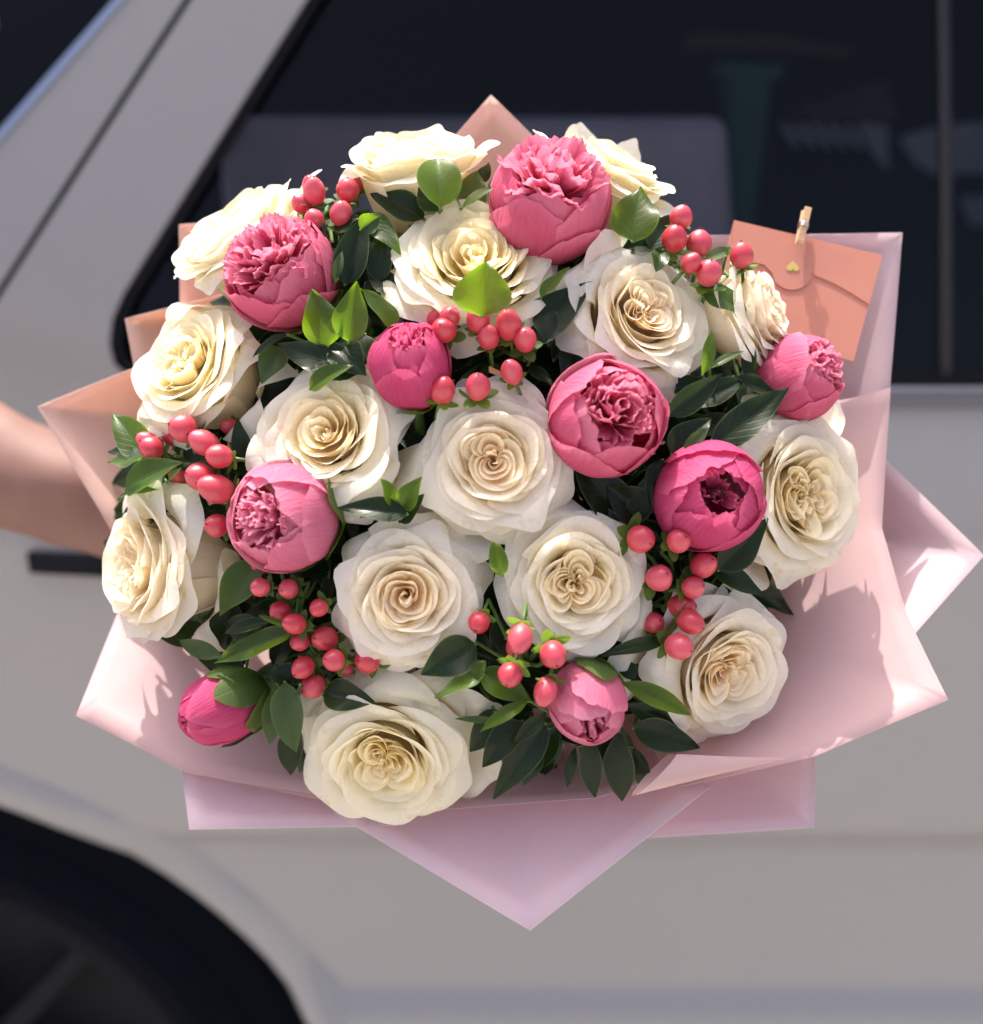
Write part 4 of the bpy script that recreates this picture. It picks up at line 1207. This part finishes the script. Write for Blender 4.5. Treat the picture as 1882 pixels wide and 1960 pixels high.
# keep the order clockwise around: roof-left -> down -> left -> bottom -> arch -> right
flank('body_side', [outer, window], M_paint, 0, 0.02).data.shade_flat()
# front pillar strip between shut line and windscreen
def strip(name, fl_, fr_, z0, z1, mat, off, thick, ns=60, nx=6):
    g = np.zeros((nx, ns, 3))
    for j in range(ns):
        z = z0 + (z1 - z0) * j / (ns - 1)
        a, b = fl_(z), fr_(z)
        for i in range(nx):
            x = a + (b - a) * i / (nx - 1)
            g[i, j] = (x - CO.x, side_y(z) + off - CO.y, z)
    o = grid_obj(name, g, mat, car)
    if thick:
        m_ = o.modifiers.new('thickness', 'SOLIDIFY'); m_.thickness = thick; m_.offset = 1
    return o
strip('windscreen_pillar', lambda z: on_we(z)[0], lambda z: on_sl(z)[0], BELT - .35, zroof, M_paint, 0.002, 0.0)
strip('shut_line_seal', lambda z: on_sl(z)[0] - .004, lambda z: on_sl(z)[0] + .014, BELT - .35, zroof, M_black, 0.012, 0.0, nx=2)
strip('windscreen', lambda z: on_we(z)[0] - .7, lambda z: on_we(z)[0] + .005, BELT - .35, zroof, M_glass, 0.02, 0.0)
strip('windscreen_highlight', lambda z: on_we(z)[0] - .010, lambda z: on_we(z)[0] + .001, BELT - .35, zroof, simple('highlight_blue', (.30, .36, .48), .3, .6), -0.001, 0.0, nx=2)  # added strip, coloured as the pale blue highlight along the glass edge
# window glass and rubber seal
glw = [(p[0] - .01, p[1] - .01) for p in window]
flank('side_window', [[(win_top_l[0] - .02, ztop + .01)] + [(p[0] - .012, p[1] - .012) for p in win_bl] + [(win_right + .91, zb - .012), (win_right + .91, ztop + .01)]], M_glass, 0.022, 0.0)
def inset_loop(lp, w):
    n = len(lp); out = []
    for i in range(n):
        p0, p1, p2 = Vector(lp[i - 1]), Vector(lp[i]), Vector(lp[(i + 1) % n])
        d1 = (p1 - p0).normalized(); d2 = (p2 - p1).normalized()
        nrm = (Vector((-d1.y, d1.x)) + Vector((-d2.y, d2.x)))
        nrm.normalize()
        out.append(tuple(p1 + nrm * w))
    return out
flank('window_seal', [inset_loop(window, -.002), inset_loop(window, .012)], M_black, 0.006, 0.01)
# sill trim under the window
flank('window_sill_trim', [[(win_bl[-1][0] + .02, zb - .022), (win_right + .9, zb - .022), (win_right + .9, zb - .001), (win_bl[-1][0] + .02, zb - .001)]], simple('sill_trim_grey', (.10, .10, .11), .4), -.006, .01)
# post between the windows
px = Q(1775, 300)[0]; px2 = Q(1812, 720)[0]
flank('window_post', [[(px, ztop), (px2, zb), (px2 + .012, zb), (px + .012, ztop)]], simple('gloss_black_trim', (.006, .006, .008), .5), 0.016, 0.01)
# black handle pocket under the arm
flank('lower_black_trim', [qp([(58, 1052), (64, 1090), (330, 1104), (330, 1060)])], M_black, -0.012, 0.012)
# wheel arch lip
vs, fs = [], []
prof = [(0.000, 0.030), (-0.004, 0.004), (0.006, -0.010), (0.020, -0.012), (0.034, -0.009), (0.046, -0.004), (0.060, 0.004)]
na = 64
for i in range(na + 1):
    a = R(-25) + R(230) * i / na
    for (dr, dy) in prof:
        rr = wr + dr
        z = wz + rr * math.sin(a)
        vs.append((wx + rr * math.cos(a) - CO.x, side_y(z) + dy - CO.y, z - CO.z))
for i in range(na):
    for j in range(len(prof) - 1):
        a = i * len(prof) + j
        fs.append((a, a + 1, a + 1 + len(prof), a + len(prof)))
mesh_obj('wheel_arch_lip', vs, fs, M_paint, car)
# dark wheel well
vs, fs = [], []
for i in range(41):
    a = R(360) * i / 40
    for dy in (0.02, 0.40):
        vs.append((wx + (wr + .005) * math.cos(a) - CO.x, YS + dy - CO.y, wz + (wr + .005) * math.sin(a)))
for i in range(40): fs.append((2 * i, 2 * i + 1, 2 * i + 3, 2 * i + 2))
c0 = len(vs); vs.append((wx - CO.x, YS + .40 - CO.y, wz))
for i in range(40): fs.append((2 * i + 1, c0, 2 * i + 3))
mesh_obj('wheel_well', vs, fs, M_black, car)
# wheel
def lathe(prof, n=64):
    vs, fs = [], []
    for i in range(n):
        a = 2 * math.pi * i / n
        for (r, y) in prof: vs.append((r * math.cos(a), y, r * math.sin(a)))
    m = len(prof)
    for i in range(n):
        for j in range(m - 1):
            a = i * m + j; b = ((i + 1) % n) * m + j
            fs.append((a, b, b + 1, a + 1))
    return vs, fs
wz_c = wz - .02
tr_ = wr - 0.055
wheel = empty('wheel'); wheel.parent = car
wheel.location = (wx - .01 - CO.x, YS + .15 - CO.y, wz - .015)
rr0 = tr_ * .68
v, f = lathe([(rr0, 0.02), (rr0 + .006, -.012), (tr_ * .76, -.022), (tr_ * .765, -.019), (tr_ * .84, -.026), (tr_ * .845, -.022), (tr_ * .91, -.02), (tr_ * .985, 0.0), (tr_, .03), (tr_, .18), (tr_ * .97, .21), (rr0, .20)])
mesh_obj('tyre', v, f, M_rubber, wheel)
vs, fs = lathe([(rr0 * 1.0, .16), (rr0 * .98, .01), (rr0 * .93, .0), (rr0 * .92, .05), (rr0 * .3, .14)], 64)
for k in range(10):
    a = k * 2 * math.pi / 10 + .2
    ca, sa = math.cos(a), math.sin(a)
    w = .016
    b = len(vs)
    for (r, yy, ww) in ((.03, .0, 1.4), (rr0 * .55, .005, 1), (rr0 * .95, .02, .8)):
        for (s1, dy) in ((-1, 0), (1, 0), (1, .03), (-1, .03)):
            vs.append((r * ca - s1 * w * ww * sa, yy + dy, r * sa + s1 * w * ww * ca))
    for q in range(2):
        for j in range(4):
            fs.append((b + q * 4 + j, b + q * 4 + (j + 1) % 4, b + q * 4 + 4 + (j + 1) % 4, b + q * 4 + 4 + j))
mesh_obj('rim', vs, fs, M_rim, wheel, smooth=False)
# cabin: floor, far side with openings of light, roof
def block(name, x0, x1, y0, y1, z0, z1, mat, parent=car, bev=0.0, off=CO):
    vs = [(x, y, z) for x in (x0, x1) for y in (y0, y1) for z in (z0, z1)]
    vs = [(v[0] - off.x, v[1] - off.y, v[2] - off.z) for v in vs]
    fs = [(0, 1, 3, 2), (4, 6, 7, 5), (0, 4, 5, 1), (2, 3, 7, 6), (0, 2, 6, 4), (1, 5, 7, 3)]
    o = mesh_obj(name, vs, fs, mat, parent, smooth=False)
    if bev:
        m = o.modifiers.new('bevel', 'BEVEL'); m.width = bev; m.segments = 3
        o.data.shade_smooth()
    return o
block('roof', wx - .1, body_right, YS + .14, YS + 1.75, zroof + .0, zroof + .03, M_paint)
block('cabin_floor', wx - .3, body_right, YS + .05, YS + 1.75, wz + wr + .03, wz + wr + .06, M_cabin)
block('far_door', wx - .3, body_right, YS + 1.70, YS + 1.74, wz + wr + .03, zroof, M_cabin)
block('bulkhead', wx - .32, wx - .28, YS + .05, YS + 1.74, wz + wr + .03, BELT + .5, M_cabin)
block('rear_wall', body_right - .02, body_right + .01, YS + .03, YS + 1.74, zlow, zroof, M_cabin)

def QY(x, y, Y):
    rd = FWD + RIGHT * ((x - 941) / FU) + UP * ((980 - y) / FU)
    k = (Y - CAM.y) / rd.y
    return CAM + rd * k
# slab added behind the glass in place of a mauve reflection in the window
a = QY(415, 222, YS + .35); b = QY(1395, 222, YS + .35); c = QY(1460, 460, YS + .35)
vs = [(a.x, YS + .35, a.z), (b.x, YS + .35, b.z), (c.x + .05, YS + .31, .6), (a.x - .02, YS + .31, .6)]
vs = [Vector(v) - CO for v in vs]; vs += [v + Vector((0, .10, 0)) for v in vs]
o = mesh_obj('mauve_reflection', vs, [(3, 2, 1, 0), (4, 5, 6, 7), (0, 1, 5, 4), (1, 2, 6, 5), (2, 3, 7, 6), (3, 0, 4, 7)], M_mauve, car, smooth=False)
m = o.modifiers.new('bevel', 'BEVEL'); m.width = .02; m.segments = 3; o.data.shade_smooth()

# made-up pieces inside the car, shaped and coloured as reflections in the glass
def cabin_piece(name, pts, Y, depth, mat, parent=None, off=None):
    vs = []
    for dy in (0, depth):
        for p in pts:
            q = QY(p[0], p[1], Y); vs.append((q.x, Y + dy, q.z))
    n = len(pts)
    fs = [tuple(range(n))[::-1], tuple(range(n, 2 * n))] + [(i, (i + 1) % n, (i + 1) % n + n, i + n) for i in range(n)]
    o_ = Vector(vs[0]) if off is None else off
    o = mesh_obj(name, [Vector(v) - o_ for v in vs], fs, mat, parent, smooth=False)
    bm = bmesh.new(); bm.from_mesh(o.data); bmesh.ops.recalc_face_normals(bm, faces=bm.faces); bm.to_mesh(o.data); bm.free()
    if off is None: o.location = o_
    b_ = o.modifiers.new('bevel', 'BEVEL'); b_.width = .004; b_.segments = 2
    return o
M_green = simple('reflection_green', (0.06, 0.22, 0.15), 0.6)
M_white = simple('reflection_white', (0.75, 0.76, 0.8), 0.7, noise_amt=.1, nscale=20)
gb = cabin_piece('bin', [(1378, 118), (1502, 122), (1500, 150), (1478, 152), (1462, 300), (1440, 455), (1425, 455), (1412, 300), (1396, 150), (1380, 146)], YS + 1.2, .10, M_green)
tag(gb, 'green upright piece added behind the window, standing in for a green reflection', 'bin')
wb = empty('white_reflection', Matrix.Translation(QY(1700, 280, YS + 1.30)))
tag(wb, 'white patches added behind the window at the right, standing in for reflections', 'reflection_patch')
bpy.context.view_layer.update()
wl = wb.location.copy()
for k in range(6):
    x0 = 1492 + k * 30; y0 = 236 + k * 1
    cabin_piece('white_patch', [(x0, y0), (x0 + 20, y0 + 1), (x0 + 44, y0 + 42), (x0 + 30, y0 + 44)], YS + 1.28 + k * .004, .004, M_white, wb, wl)
cabin_piece('white_patch', [(1640, 236), (1700, 240), (1702, 330), (1668, 290)], YS + 1.32, .004, M_white, wb, wl)
cabin_piece('white_patch', [(1722, 262), (1800, 240), (1960, 226), (1960, 330), (1790, 334), (1750, 312)], YS + 1.33, .004, M_white, wb, wl)
cabin_piece('white_patch', [(1838, 378), (1960, 366), (1960, 440), (1858, 430)], YS + 1.34, .004, M_white, wb, wl)
M_brown = simple('reflection_brown', (0.14, 0.10, 0.085), 0.8, noise_amt=.3, nscale=10)
bx = cabin_piece('block', [(1330, 60), (1500, 66), (1640, 92), (1640, 108), (1470, 100), (1310, 96)], YS + 1.4, .15, M_brown)
tag(bx, 'faint brown piece added high behind the window, standing in for a reflection', 'block')
bx2 = cabin_piece('block', [(1530, 210), (1700, 150), (1720, 232), (1560, 236)], YS + 1.42, .15, M_brown)
tag(bx2, 'brown piece added behind the window above the white patches, standing in for a reflection', 'block')

# ------------------------------------------------------------------ ground
gr = mesh_obj('ground', [(-60, -60, 0), (60, -60, 0), (60, 60, 0), (-60, 60, 0)], [(0, 1, 2, 3)],
              simple('paving_pale', (0.34, 0.315, 0.285), 0.85, noise_amt=.2, nscale=6, bump=.2), None, False)
gr['kind'] = 'structure'
gr.location.z = wz - .015 - tr_
